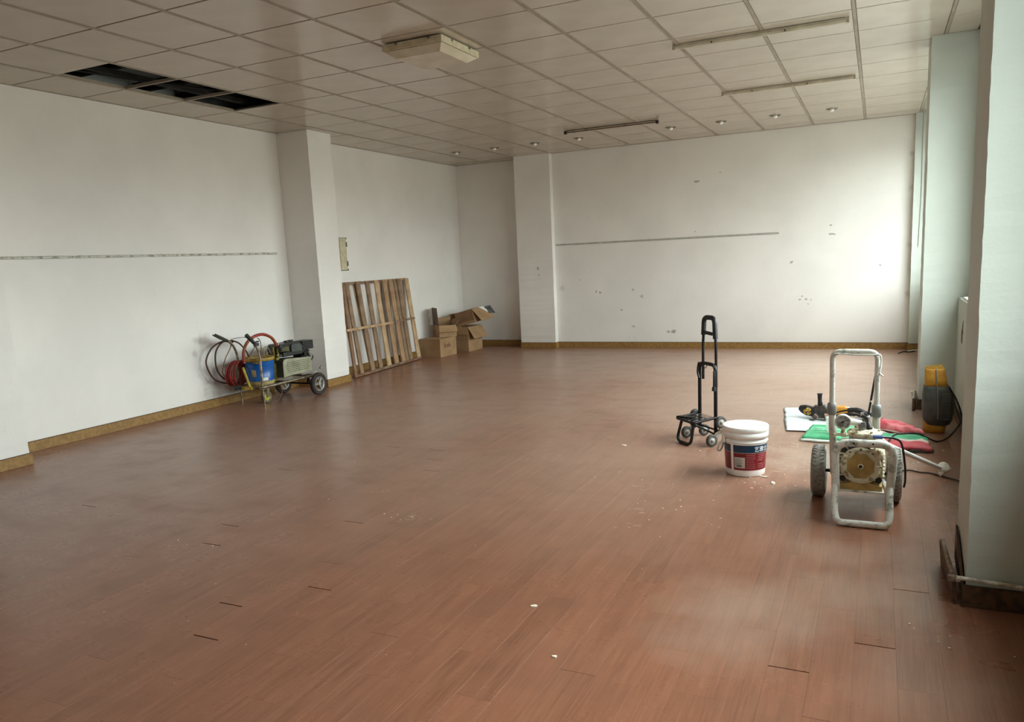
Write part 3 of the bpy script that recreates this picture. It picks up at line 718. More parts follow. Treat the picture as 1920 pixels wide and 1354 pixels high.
def wrap_patch(th0, th1, z0, z1, dr, n=24, mi=0, m=None):
    m = m or M(); vs = []; fs = []
    for i in range(n+1):
        a = TH+th0+(th1-th0)*i/n
        for (z, r) in ((z0, rad(z0)+dr), (z1, rad(z1)+dr), (z1, rad(z1)-.0005), (z0, rad(z0)-.0005)): vs.append((r*math.cos(a), r*math.sin(a), z))
    for i in range(n):
        for j in range(4): fs.append((i*4+j, (i+1)*4+j, (i+1)*4+(j+1) % 4, i*4+(j+1) % 4))
    fs += [(3, 2, 1, 0), (n*4, n*4+1, n*4+2, n*4+3)]
    return m.add(vs, fs, None, False, mi)
LB = mat('label_navy', (18, 58, 84), (14, 48, 72), .35); LR = mat('label_dark_red', (128, 30, 38), (112, 24, 32), .35); LP = mat('label_pink_print', (176, 104, 106), (154, 80, 84), .5); LG = mat('sticker_grey', (198, 196, 186), (178, 176, 166), .5); LK = mat('print_dark_grey', (104, 104, 98), (88, 88, 84), .6); LW = mat('print_white', (240, 244, 246), (232, 238, 240), .5)
m = M(); wrap_patch(-PI, PI-.001, .042, .150, .0010, 72, 0, m); wrap_patch(-PI, PI-.001, .150, .196, .0012, 72, 1, m); wrap_patch(-PI, PI-.001, .1485, .1505, .0014, 72, 2, m)
build('label', m, [LR, LB, LG], rt, local=True)
m = M(); wrap_patch(math.radians(-42), math.radians(-34), .030, .228, .0022, 6, 0, m); build('label_seam', m, WPLASTIC, rt, local=True)
m = M(); wrap_patch(math.radians(-31), math.radians(-1), .056, .122, .0020, 12, 0, m)
for i in range(5): wrap_patch(math.radians(-29), math.radians(-8 if i % 2 else -12), .110-.008*i, .1125-.008*i, .0024, 8, 1, m)
wrap_patch(math.radians(-24), math.radians(-10), .064, .074, .0024, 8, 1, m)
build('sticker', m, [LG, LK], rt, local=True)
m = M(); rd = random.Random(4)
for i in range(8):
    z = .138-.0115*i; a0 = 2; a1 = 30-rd.uniform(0, 7)
    wrap_patch(math.radians(a0), math.radians(a1), z-.0022, z+.0018, .0018, 10, 0, m)
    if i != 4: wrap_patch(math.radians(36), math.radians(60-rd.uniform(0, 9)), z-.0022, z+.0018, .0018, 10, 0, m)
build('small_print', m, LP, rt, local=True)
t = flat_text('艺雅士', .034); m = M(); vs = []
for (x, y, z) in t.v:
    zz = .160+y; r = rad(zz)+.0018+z; a = TH+math.radians(24)+x/.122; vs.append((r*math.cos(a), r*math.sin(a), zz))
m.add(vs, t.f); build('label_lettering', m, LW, rt, local=True)
# strap handle hanging at the left, ears
m = M(); hx = Vector((math.cos(TH-PI/2-.1), math.sin(TH-PI/2-.1), 0)); fx = Vector((math.cos(TH), math.sin(TH), 0))
pts = [hx*.122+fx*.055+Vector((0, 0, .226)), hx*.142+fx*.05+Vector((0, 0, .20)), hx*.158+fx*.035+Vector((0, 0, .165)), hx*.163+fx*.01+Vector((0, 0, .135)), hx*.150-fx*.01+Vector((0, 0, .128)), hx*.137-fx*.03+Vector((0, 0, .15)), hx*.127-fx*.055+Vector((0, 0, .2)), hx*.12-fx*.07+Vector((0, 0, .226))]
m.tube(spline(pts, 8), .0062, 8); build('strap_handle', m, WPLASTIC, rt, local=True)
m = M(); m.hexa([tuple(v) for v in (hx*.118+fx*.03+Vector((0, 0, .20)), hx*.118+fx*.075+Vector((0, 0, .20)), hx*.132+fx*.07+Vector((0, 0, .2)), hx*.14+fx*.03+Vector((0, 0, .2)), hx*.118+fx*.03+Vector((0, 0, .245)), hx*.118+fx*.075+Vector((0, 0, .245)), hx*.132+fx*.07+Vector((0, 0, .245)), hx*.14+fx*.03+Vector((0, 0, .245)))])
build('handle_ear', m, WPLASTIC, rt, local=True)
# pouring spout / pry lip at the left of the rim
m = M(); q = hx*.130; m.tube([q+Vector((0, 0, .255)), hx*.175+Vector((0, 0, .232)), hx*.182+fx*.0+Vector((0, 0, .222))], [.012, .008, .005], 8); build('pry_lip', m, WPLASTIC, rt, local=True)

# ------------------------------------------------------------------ AIRLESS PAINT SPRAYER
GW = mat('paint_spattered_grey_tube', (224, 224, 216), (150, 148, 140), .5, ns=26, sharp=(.5, .68), bs=50, bst=.25)
GG = mat('aged_gold_casting', (186, 154, 92), (152, 124, 70), .45, ns=14, metal=.1, bs=40, bst=.2)
GC = mat('paint_spattered_cream_casting', (222, 214, 188), (140, 124, 88), .6, ns=30, sharp=(.5, .64), bs=40)
TY_ = mat('dusty_grey_tyre', (168, 167, 160), (118, 116, 110), .85, ns=110, sharp=(.4, .7), bs=120, bst=.8)
NAVY = mat('navy_plastic', (36, 40, 62), (28, 30, 46), .4)
rt = thing('paint_sprayer', 'paint-spattered grey wheeled paint sprayer with gold motor and pressure gauge', 'sprayer', (1.92, -.45, 0))
m = M(); m.tube(fillet([(1.818, -.655, .17), (1.822, -.735, .055), (1.835, -.765, .0165), (2.055, -.765, .0165), (2.066, -.735, .055), (2.062, -.655, .17)], .05, 8), .0165, 14); build('foot_hoop', m, GW, rt)
m = M(); m.tube(fillet([(1.822, -.645, .135), (1.812, -.64, .385), (2.082, -.64, .385), (2.062, -.645, .135)], .075, 8), .0195, 16)
for x in (1.90, 1.985): m.cyl((x, -.6565, .388), (x, -.661, .388), .005, n=8, mi=1)
build('front_hoop', m, [GW, BLACK], rt)
m = M()
for x0, x1 in ((1.822, 1.795), (2.062, 2.02)): m.tube([(x0, -.64, .145), (x1, -.29, .135), (x1, -.16, .135)], .013, 10)
m.tube([(1.795, -.16, .135), (2.02, -.16, .135)], .013, 10); m.box((1.825, -.62, .128), (2.055, -.20, .137))
build('base_rail', m, GW, rt)
m = M(); m.tube([(1.797, -.30, .13), (1.783, -.33, .50)], .0185, 14); m.tube([(2.005, -.30, .13), (1.996, -.33, .49)], .0185, 14)
build('handle_sleeve', m, GW, rt)
m = M(); m.tube(fillet([(1.783, -.33, .50), (1.782, -.355, .800), (1.995, -.355, .800), (1.996, -.33, .50)], .045, 8), .0135, 14); build('push_handle', m, GW, rt)
for x, z in ((1.783, .49), (1.996, .487)):
    m = M(); m.lathe([(.019, -.03), (.023, -.026), (.0235, .015), (.021, .032), (.015, .036)], 20, Matrix.Translation((x, -.333, z))); build('collar', m, mat('grey_plastic_collar', (156, 160, 160), (128, 132, 132), .5), rt)
m = M(); m.cyl((1.70, -.28, .14), (2.11, -.28, .14), .009, n=10); build('axle', m, BLACKM, rt)
for x, d in ((1.722, -1), (2.088, 1)):
    T = Matrix.Translation((x, -.28, .139)) @ Matrix.Rotation(PI/2, 4, 'Y')
    m = M(); m.lathe([(.075, -.030), (.115, -.037), (.130, -.033), (.138, -.018), (.139, 0), (.138, .018), (.130, .033), (.115, .037), (.075, .030)], 48, T, cap=False)
    for i in range(40):
        a = 2*PI*i/40
        for s in (-1, 1):
            R_ = T @ Matrix.Rotation(a+(.5 if s > 0 else 0)*2*PI/40, 4, 'Z') @ Matrix.Translation((.1365, 0, s*.0165)) @ Matrix.Rotation(s*.5, 4, 'X')
            m.cbox((0, 0, 0), (.008, .008, .024), R_)
    o = build('tyre', m, TY_, rt)
    m = M(); m.lathe([(.075, -.028), (.072, -.012), (.03, -.008), (.026, -.024), (.0001, -.024)], 24, T, cap=False); m.lathe([(.075, .028), (.072, .012), (.03, .008), (.026, .024), (.0001, .024)], 24, T, cap=False); build('wheel_hub', m, HUB, o)
# motor
MX, MZ = 1.932, .262
Tm = Matrix.Translation((MX, 0, MZ)) @ Matrix.Rotation(PI/2, 4, 'X')      # local z -> -y
m = M(); m.lathe([(.080, .28), (.086, .30), (.086, .575), (.080, .58)], 36, Tm)
build('motor_body', m, GC, rt)
m = M()
for s in (-1, 1):
    for i in range(9):
        z = MZ-.075+.0185*i; L_ = .108 if abs(z-MZ) < .06 else .098
        m.box((MX+s*.05 if s > 0 else MX-L_, -.585, z-.0028), (MX+L_ if s > 0 else MX-.05, -.33, z+.0028))
for i in range(5):
    x = MX-.04+.02*i; m.box((x-.0025, -.585, MZ+.06), (x+.0025, -.33, MZ+.105))
o = build('cooling_fins', m, GC, rt)
m = M(); m.lathe([(.078, .575), (.092, .58), (.094, .60), (.086, .606), (.074, .607)], 40, Tm); 
for i in range(14):
    a = 2*PI*i/14; m.cbox((.083*math.cos(a), .083*math.sin(a), .604), (.026, .006, .014), Tm @ Matrix.Rotation(0, 4, 'Z'))
build('front_flange', m, GC, rt)
for s_ in (-1, 1):
    for k_, (dx, dz) in enumerate(((.082, -.074), (.078, .074))):
        m = M(); m.lathe([(.0001, 0), (.017, 0), (.017, .004), (.0001, .004)], 5, Matrix.Translation((MX+s_*dx, -.586, MZ+dz)) @ Matrix.Rotation(PI/2, 4, 'X'), smooth=False); build('dark_recess', m, BLACK, rt)
m = M(); m.lathe([(.066, .605), (.066, .613), (.061, .616)], 8, Tm @ Matrix.Rotation(PI/8, 4, 'Z'), smooth=False); build('octagonal_cover', m, GG, rt)
m = M(); m.lathe([(.0135, .614), (.0135, .622), (.008, .623), (.008, .614)], 20, Tm, cap=False); m.lathe([(.0082, .6165), (.0001, .6165)], 20, Tm, cap=False, mi=1); build('shaft_bush', m, [GC, BLACK], rt)
m = M(); m.cyl((MX, -.605, MZ+.083), (MX, -.614, MZ+.083), .007, n=8)
for a in (.9, 2.2, 4.0, 5.4): m.cyl((MX+.084*math.cos(a), -.604, MZ+.084*math.sin(a)), (MX+.084*math.cos(a), -.611, MZ+.084*math.sin(a)), .005, n=8)
build('bolts', m, STEEL, rt)['kind'] = 'stuff'
m = M(); m.prism([(MX-.10, .137), (MX+.10, .137), (MX+.098, .160), (MX+.045, .172), (MX+.03, .195), (MX-.03, .195), (MX-.045, .172), (MX-.098, .160)], .33, .602, Matrix(((1, 0, 0, 0), (0, 0, -1, 0), (0, 1, 0, 0), (0, 0, 0, 1))))
build('motor_foot', m, GG, rt)
m = M(); m.lathe([(.0001, .60), (.055, .60), (.062, .59), (.062, .36), (.055, .35)], 28, Matrix.Translation((MX, 0, MZ+.088)) @ Matrix.Scale(.32, 4, (0, 0, 1)) @ Matrix.Rotation(PI/2, 4, 'X')); build('capacitor_cover', m, NAVY, rt)
m = M(); m.box((MX-.058, -.60, MZ+.060), (MX+.055, -.40, MZ+.072)); build('gold_top_plate', m, GG, rt, bevel=.004)
m = M(); m.cyl((MX+.065, -.60, MZ+.085), (MX+.092, -.60, MZ+.05), .02, .022, n=14); m.cyl((MX+.052, -.61, MZ+.10), (MX+.06, -.60, MZ+.08), .014, n=12); build('side_valve', m, GC, rt)
# pump head above
m = M(); Tp = Matrix.Translation((1.945, -.45, .385)); m.lathe([(.078, .0), (.082, .006), (.082, .018), (.074, .022), (.03, .028), (.0001, .028)], 36, Tp); m.lathe([(.05, -.05), (.05, .0)], 24, Tp)
for i in range(6):
    a = i*PI/3; m.cyl((1.945+.066*math.cos(a), -.45+.066*math.sin(a), .405), (1.945+.066*math.cos(a), -.45+.066*math.sin(a), .416), .007, n=6)
build('pump_head', m, GC, rt)
m = M(); m.cyl((1.932, -.46, .41), (1.932, -.46, .432), .016, n=6, smooth=False); m.cyl((1.932, -.46, .43), (1.932, -.46, .446), .02, n=8); m.cyl((1.938, -.46, .445), (1.938, -.46, .452), .012, n=6); build('valve_cap', m, STEEL, rt)
m = M(); m.cyl((1.872, -.44, .452), (1.925, -.42, .437), .0165, n=16); build('filter_cylinder', m, WPLASTIC, rt)
m = M(); m.box((1.80, -.505, .385), (1.875, -.47, .394)); m.cyl((1.845, -.49, .39), (1.845, -.49, .43), .012, .009, n=12); m.cyl((1.835, -.49, .393), (1.86, -.49, .393), .014, n=10); build('gauge_stem', m, GC, rt)
Tg = Matrix.Translation((1.843, -.48, .457)) @ Matrix.Rotation(PI/2+.12, 4, 'X')
m = M(); m.lathe([(.034, -.012), (.038, -.008), (.039, .012), (.036, .016), (.033, .014), (.0325, .009)], 36, Tg, cap=False); m.lathe([(.034, -.012), (.0001, -.012)], 36, Tg, cap=False); o = build('pressure_gauge', m, GW, rt)
m = M(); m.lathe([(.033, .009), (.0001, .0092)], 36, Tg, cap=False, mi=0)
m.hexa([(-.0015, -.012, .010), (.0015, -.012, .010), (.0015, .026, .010), (-.0015, .026, .010), (-.0015, -.012, .0112), (.0015, -.012, .0112), (.0015, .026, .0112), (-.0015, .026, .0112)], Tg @ Matrix.Rotation(-1.1, 4, 'Z'), mi=1)
m.lathe([(.005, .009), (.005, .013), (.0001, .013)], 12, Tg, cap=False, mi=1)
for i in range(11):
    a = -2.2+.44*i; m.cbox((.027*math.sin(a), .027*math.cos(a), .0100), (.0018, .0018, .0012), Tg, mi=1)
build('gauge_face', m, [mat('dirty_gauge_dial', (176, 178, 174), (112, 112, 108), .3, ns=40, sharp=(.45, .6)), BLACK], o)
m = M(); m.cyl((1.985, -.56, .402), (2.025, -.55, .400), .010, n=12); build('blue_connector', m, mat('blue_plastic', (72, 98, 168), (58, 84, 150), .4), rt)
m = M(); m.box((1.895, -.37, .40), (1.968, -.27, .452)); m.cyl((1.93, -.33, .45), (1.93, -.33, .475), .010, n=8); build('control_box', m, mat('spattered_dark_grey', (186, 184, 180), (96, 96, 100), .5, ns=50, sharp=(.5, .6)), rt, bevel=.008)
m = M(); m.tube(spline([(1.80, -.20, .425), (1.85, -.24, .445), (1.91, -.30, .455), (1.955, -.38, .455), (1.962, -.42, .428)], 8), .0085, 10); m.cyl((1.957, -.42, .44), (1.968, -.44, .415), .015, n=10)
build('suction_hose', m, mat('dirty_dark_hose', (60, 52, 46), (38, 36, 36), .5, ns=30), rt)
m = M(); m.tube(spline([(1.79, -.14, .43), (1.85, -.18, .455), (1.92, -.24, .465), (1.96, -.30, .45)], 6), .0045, 8); build('thin_hose', m, BLACK, rt)
m = M(); m.tube([(1.960, -.30, .47), (1.972, -.312, .56), (1.984, -.318, .65), (1.992, -.322, .70)], .0055, 8); 
for z in (.53, .60, .64): m.cyl((1.960+(z-.47)*.135, -.311, z), (1.960+(z+.008-.47)*.135, -.311, z+.008), .0062, n=8, mi=1)
build('spray_lance', m, [BLACK, GW], rt)
m = M(); m.tube(spline([(1.78, -.365, .770), (1.80, -.372, .79), (1.88, -.374, .786), (1.97, -.372, .786), (2.006, -.36, .785), (2.012, -.35, .74), (2.005, -.37, .69), (1.99, -.36, .66)], 6), .0035, 6); m.cyl((2.005, -.37, .69), (2.024, -.37, .675), .006, .003, n=8)
build('hose_wrapped_on_handle', m, GW, rt)
m = M(); m.tube(spline([(2.025, -.55, .40), (2.08, -.5, .385), (2.115, -.42, .34), (2.135, -.36, .22), (2.140, -.34, .13), (2.135, -.33, .09)], 8), .0055, 8); build('side_cable', m, BLACK, rt)

# white pipe resting on the sprayer
rt = thing('white_pipe', 'white plastic pipe leaning from the sprayer down to the floor, fitting at its end', 'pipe', (2.34, .26, 0))
m = M(); m.tube(fillet([(1.99, -.25, .345), (2.055, -.16, .27), (2.345, .27, .045)], .05), [.014]*1+[.0145]*20 if False else .0135, 14); build('pipe_tube', m, WPLASTIC, rt)
m = M(); T = Matrix.Translation((2.352, .285, .042)) @ Matrix.Rotation(math.radians(50), 4, 'X') @ Matrix.Rotation(.5, 4, 'Y')
m.lathe([(.014, -.03), (.018, -.026), (.018, -.012), (.030, -.010), (.033, .004), (.033, .022), (.024, .03), (.0001, .03)], 14, T, smooth=False)
m.cbox((.02, .0, .01), (.04, .02, .02), T); m.cyl((2.36, .27, .03), (2.335, .25, .012), .013, n=10)
build('end_fitting', m, GW if False else mat('dirty_white_plastic', (240, 238, 230), (214, 208, 194), .5, ns=30), rt, bevel=.002)

# cables on the floor
CABLE = mat('black_cable', (22, 20, 22), (34, 30, 30), .5)
m = M(); m.tube(spline([(2.03, .52, .03), (2.06, .72, .06), (2.11, .90, .085), (2.17, .96, .085), (2.26, 1.04, .07), (2.37, 1.12, .008), (2.44, 1.22, .01), (2.50, 1.30, .06), (2.545, 1.30, .15)], 8), .0055, 8)
tag(build('power_cable', m, CABLE), 'black cable looping over the red sack towards the yellow and grey bag', 'cable')
m = M(); m.tube(spline([(2.12, .28, .006), (2.18, .33, .006), (2.24, .30, .006), (2.30, .29, .006), (2.42, .18, .006), (2.53, .08, .006)], 8), .0045, 8)
tag(build('brown_flex', m, mat('brown_flex_skin', (58, 44, 34), (42, 32, 24), .6)), 'thin dark flex on the floor passing under the white pipe', 'cable')

# ------------------------------------------------------------------ SHEETS AND SACKS
def sheet(poly, z0, amp, seed, thick=.003, nu=26, nv=20, curl=0.0):
    """quad cloth from 4 corners (bilinear) with crumples"""
    A, B, C_, D = [Vector((x, y, 0)) for x, y in poly]
    m = M(); top = []
    for j in range(nv+1):
        for i in range(nu+1):
            u, v = i/nu, j/nv
            p = A*(1-u)*(1-v)+B*u*(1-v)+C_*u*v+D*(1-u)*v
            e_ = min(u, 1-u, v, 1-v)
            n1 = mnoise.noise(Vector((p.x*5+seed, p.y*5, seed*1.7))); n2 = mnoise.noise(Vector((p.x*17, p.y*17+seed, 3.1)))
            z = z0+amp*(.55+.8*n1+.35*n2)*min(1, .35+e_*6)+curl*max(0, .12-e_)*.2
            w_ = .012*mnoise.noise(Vector((u*6+seed, v*6, 9.0)))
            top.append((p.x+w_, p.y+w_*.7, max(z, thick+.001)))
    n = len(top); m.v = top+[(x, y, z-thick) for x, y, z in top]
    W_ = nu+1
    for j in range(nv):
        for i in range(nu):
            a = j*W_+i; m.f.append((a, a+1, a+1+W_, a+W_)); m.f.append((n+a, n+a+W_, n+a+1+W_, n+a+1))
    ring = [i for i in range(W_)]+[j*W_+nu for j in range(1, nv+1)]+[nv*W_+i for i in range(nu-1, -1, -1)]+[j*W_ for j in range(nv-1, 0, -1)]
    for a, b in zip(ring, ring[1:]+ring[:1]): m.f.append((b, a, n+a, n+b))
    m.s = [True]*len(m.f); m.m = [0]*len(m.f)
    return m
m = sheet([(1.40, 1.235), (1.80, 1.24), (1.80, 2.22), (1.295, 2.10)], .006, .021, 2.0)
tag(build('white_sheet', m, mat('white_sack_cloth', (226, 232, 232), (206, 214, 216), .6, ns=12, bs=25, bst=.5)), 'crumpled white sheet on the floor under the black and yellow power tool', 'sheet')
rt = thing('green_sack', 'folded green woven sack with faint white lettering beside the white sheet', 'sack', (1.75, 1.1, 0))
m = sheet([(1.535, .955), (1.99, .93), (1.99, 1.35), (1.575, 1.36)], .036, .014, 5.0, thick=.02, curl=-.1); build('sack_cloth', m, mat('green_woven_plastic', (72, 172, 118), (112, 200, 156), .5, ns=9, bs=160, bst=.3), rt)
m = sheet([(1.525, .935), (1.99, .90), (1.99, .965), (1.535, .985)], .015, .006, 7.0, thick=.012, nv=4); build('white_hem', m, mat('white_woven_plastic', (224, 232, 226), (198, 212, 204), .5), rt)
t = flat_text('Sher', .15); T = Matrix.Translation((1.60, 1.12, .0)) @ Matrix.Rotation(.0, 4, 'Z'); vs = []
for (x, y, z) in t.v:
    p = T @ Vector((x, y, 0)); n1 = mnoise.noise(Vector((p.x*5+5.0, p.y*5, 8.5))); n2 = mnoise.noise(Vector((p.x*17, p.y*17+5.0, 3.1)))
    vs.append((p.x, p.y, .036+.014*(.55+.8*n1+.35*n2)+.0045+z))
t.v = vs; build('sack_lettering', t, mat('faded_white_print', (170, 228, 196), (150, 216, 180), .6), rt)
rt = thing('red_sack', 'crumpled red, white and green woven sack right of the sprayer', 'sack', (2.15, 1.05, 0))
RG = new_mat('striped_woven_plastic'); m_, nt_, b_ = RG; MATS['striped'] = m_
pos = N(nt_, 'NewGeometry').outputs['Position']; s_ = N(nt_, 'SeparateXYZ'); nt_.links.new(pos, s_.inputs[0])
yy = math_n(nt_, 'ADD', s_.outputs['Y'], math_n(nt_, 'MULTIPLY', noise_n(nt_, pos, 6, 4), .12))
rr = N(nt_, 'ValToRGB'); nt_.links.new(math_n(nt_, 'DIVIDE', math_n(nt_, 'SUBTRACT', yy, .78), .72), rr.inputs[0]); rr.color_ramp.interpolation = 'CONSTANT'
els = rr.color_ramp.elements; els[0].position = 0; els[0].color = lin((196, 82, 90)); els[1].position = .30; els[1].color = lin((222, 206, 196))
for p_, c_ in ((.38, (78, 172, 128)), (.55, (226, 214, 206)), (.66, (198, 74, 86))): q_ = els.new(p_); q_.color = lin(c_)
nt_.links.new(rr.outputs[0], b_.inputs['Base Color']); b_.inputs['Roughness'].default_value = .55
bump(nt_, b_, noise_n(nt_, pos, 60, 3), .4)
m = sheet([(2.0, .80), (2.325, .79), (2.31, 1.13), (2.0, 1.30)], .03, .03, 9.0, thick=.02); build('sack_cloth', m, m_, rt)
m = sheet([(1.99, 1.22), (2.30, 1.10), (2.25, 1.30), (2.02, 1.42)], .050, .075, 21.0, thick=.012, nu=30, nv=16)
build('bunched_mouth', m, mat('crumpled_red_plastic', (204, 72, 86), (228, 140, 144), .5, ns=10, bs=40), rt)
m = M(); m.hexa([(2.20, .775, .004), (2.34, .80, .004), (2.345, .86, .004), (2.21, .80, .004), (2.20, .775, .02), (2.34, .80, .026), (2.345, .86, .03), (2.21, .80, .024)]); build('dark_fold', m, mat('sack_lining', (52, 42, 36), (84, 80, 72), .7, ns=20), rt)
# clear plastic cup behind the sprayer
m = M(); m.lathe([(.0001, .001), (.036, .001), (.045, .12), (.043, .12), (.0345, .004), (.0001, .004)], 28, Matrix.Translation((1.725, 1.02, .045)), cap=False)
g, gnt, gb = new_mat('cloudy_plastic'); gb.inputs['Base Color'].default_value = (.8, .85, .82, 1); gb.inputs['Alpha'].default_value = .35; gb.inputs['Roughness'].default_value = .3; MATS['cup'] = g
tag(build('plastic_jar', m, g), 'cloudy see-through plastic jar standing on the green sack', 'jar')

# ------------------------------------------------------------------ POWER TOOL on the sheet
rt = thing('power_cutter', 'black and yellow hand-held power cutter with upright side handle on the white sheet', 'power tool', (1.62, 1.7, .02))
z0 = .02
def prism_x(poly, y0, y1, T=None): # polygon in xz, extruded along y
    m = M(); m.prism(poly, -y1, -y0, Matrix(((1, 0, 0, 0), (0, 0, -1, 0), (0, 1, 0, 0), (0, 0, 0, 1)))); return m
m = prism_x([(1.445, .085), (1.455, .112), (1.50, .118), (1.56, .105), (1.60, .09), (1.60, .055), (1.55, .030), (1.50, .038), (1.465, .060)], 1.66, 1.71); build('blade_guard', m, BLACK, rt, bevel=.01)
m = M(); m.cyl((1.505, 1.655, .072), (1.525, 1.65, .072), .0, .0, n=4) if False else m.lathe([(.0001, 0), (.030, 0), (.030, .004), (.0001, .004)], 24, Matrix.Translation((1.515, 1.655, .074)) @ Matrix.Rotation(PI/2, 4, 'X')); build('yellow_sticker', m, mat('yellow_black_sticker', (206, 160, 54), (40, 34, 24), .5, ns=60, sharp=(.45, .55)), rt)
m = prism_x([(1.545, .045), (1.56, .115), (1.64, .118), (1.665, .10), (1.665, .03), (1.64, .012+z0*.5), (1.57, .02)], 1.655, 1.74); build('gear_head', m, mat('dark_cast_metal', (46, 44, 42), (78, 66, 58), .4, ns=30, metal=.3), rt, bevel=.012)
m = M(); m.cyl((1.56, 1.64, .05), (1.585, 1.64, .02+z0*.3), .022, n=16); build('chuck', m, mat('copper_brown', (96, 70, 58), (66, 48, 42), .45, ns=30), rt)
m = M(); m.tube([(1.606, 1.70, .09), (1.604, 1.70, .13), (1.601, 1.70, .15), (1.600, 1.70, .205)], [.014, .019, .015, .017], 16); m.cyl((1.600, 1.70, .203), (1.600, 1.70, .21), .021, n=16); build('side_handle', m, BLACK, rt)
m = prism_x([(1.655, .035), (1.655, .108), (1.70, .118), (1.80, .112), (1.80, .04), (1.72, .03)], 1.67, 1.745); build('motor_housing', m, mat('orange_yellow_plastic', (222, 158, 62), (204, 138, 46), .45), rt, bevel=.015)
m = M(); m.cyl((1.64, 1.64, .04), (1.69, 1.65, .045), .024, .02, n=16); build('red_knob', m, mat('dusty_pink_metal', (158, 122, 104), (120, 90, 78), .6, ns=30), rt)
m = M(); m.tube(spline([(1.80, 1.71, .08), (1.86, 1.71, .085), (1.92, 1.70, .07), (1.97, 1.69, .055)], 6), [.02]*6+[.022]*6+[.018]*7, 12); build('rear_handle', m, BLACK, rt)

# ------------------------------------------------------------------ YELLOW / GREY BAG
rt = thing('tool_bag', 'tall yellow and dark grey bag with torn top standing against the window wall', 'bag', (2.385, 1.50, 0))
def loft(secs, n=36, p=3.2):
    m = M(); k = len(secs)
    for (z, cx, cy, a, b) in secs:
        for i in range(n):
            t = 2*PI*i/n; c, s = math.cos(t), math.sin(t)
            m.v.append((cx+a*abs(c)**(2/p)*(1 if c >= 0 else -1), cy+b*abs(s)**(2/p)*(1 if s >= 0 else -1), z))
    for j in range(k-1):
        for i in range(n): m.f.append((j*n+i, j*n+(i+1) % n, (j+1)*n+(i+1) % n, (j+1)*n+i)); m.s.append(True); m.m.append(0)
    m.f += [tuple(range(n-1, -1, -1)), tuple(range((k-1)*n, k*n))]; m.s += [False]*2; m.m += [0]*2
    return m
YB = mat('yellow_fabric', (196, 142, 40), (172, 118, 30), .6, ns=18, bs=40, bst=.5, sharp=(.4, .7)); GB = mat('charcoal_fabric', (74, 76, 72), (58, 60, 58), .65, ns=14, bs=120, bst=.4)
m = loft([(.002, 2.375, 1.47, .066, .07), (.03, 2.377, 1.47, .072, .075), (.09, 2.38, 1.475, .078, .08)]); build('yellow_base', m, YB, rt)
m = loft([(.045, 2.392, 1.47, .050, .06), (.065, 2.393, 1.47, .080, .085), (.10, 2.395, 1.47, .094, .10), (.18, 2.395, 1.475, .100, .105), (.26, 2.388, 1.48, .093, .098), (.31, 2.384, 1.485, .084, .088), (.333, 2.382, 1.487, .078, .080)]); build('grey_body', m, GB, rt)
m = loft([(.325, 2.380, 1.487, .074, .077), (.38, 2.375, 1.49, .069, .068), (.44, 2.370, 1.495, .063, .055), (.452, 2.369, 1.495, .061, .05)]);
build('yellow_top', m, YB, rt)
rd = random.Random(11); m = M(); n = 30
for i in range(n):
    t = 2*PI*i/n
    for k_, z in ((0, .445), (1, .458+rd.uniform(0, .012)+(.022 if -1.4 < t-2*PI*.86 < .3 else 0))):
        m.v.append((2.369+.0615*math.cos(t)*(1-.06*k_), 1.495+.05*math.sin(t), z))
for i in range(n): j = (i+1) % n; m.f.append((2*i, 2*j, 2*j+1, 2*i+1)); m.s.append(False); m.m.append(0)
build('torn_rim', m, mat('frayed_yellow_edge', (226, 186, 96), (206, 158, 70), .8, ns=60), rt)
def front_y(x, z):   # approximate front of the grey body
    return 1.372 + (abs(x-2.39)/.1)**3*.03 + (abs(z-.19)/.15)**2*.012
m = M(); m.tube(spline([(2.392, 1.402, .075), (2.391, 1.372, .11), (2.390, 1.366, .19), (2.386, 1.378, .27), (2.382, 1.402, .33), (2.378, 1.418, .38), (2.374, 1.438, .45)], 5), .004, 6); build('centre_seam', m, mat('pale_piping', (120, 120, 112), (98, 98, 92), .6), rt)
m = M()
m.box((2.408, 1.364, .10), (2.468, 1.376, .295)); build('pocket_panel', m, GB, rt, bevel=.006)
for z in (.225, .205, .145, .127):
    m = M(); m.box((2.415, 1.3605, z-.003), (2.465, 1.366, z+.003)); build('vent_slot', m, BLACK, rt)
m = M(); m.tube(spline([(2.455, 1.44, .33), (2.50, 1.43, .25), (2.53, 1.42, .17), (2.545, 1.41, .10)], 6), .007, 8); m.tube(spline([(2.475, 1.43, .28), (2.50, 1.40, .20), (2.535, 1.39, .09)], 6), .006, 8); build('shoulder_strap', m, mat('grey_webbing', (70, 66, 60), (50, 46, 42), .8), rt)

# ------------------------------------------------------------------ LINE MARKING / AIRLESS ENGINE CART (left)
rt = thing('engine_spray_cart', 'engine driven paint spray cart with coiled red hoses parked against the left wall', 'spray cart', (-3.73, 1.6, 0))
HOSER = mat('red_brown_hose', (150, 44, 38), (108, 40, 28), .45, ns=14); HOSEB = mat('dark_brown_hose', (70, 36, 28), (44, 24, 20), .5, ns=14); YEL = mat('dirty_yellow_metal', (196, 170, 60), (160, 132, 44), .55, ns=20)
m = M()
m.tube([(-3.59, 1.17, .195), (-3.575, 2.02, .205)], .016, 12); m.tube([(-3.93, 1.24, .195), (-3.92, 2.02, .205)], .016, 12)
m.tube([(-3.59, 1.98, .205), (-3.92, 1.98, .205)], .014, 10); m.tube([(-3.59, 1.20, .195), (-3.93, 1.27, .195)], .013, 10); m.tube([(-3.58, 1.56, .20), (-3.925, 1.56, .20)], .012, 10)
m.box((-3.92, 1.24, .188), (-3.60, 1.95, .196))
build('chassis', m, CHROME, rt)
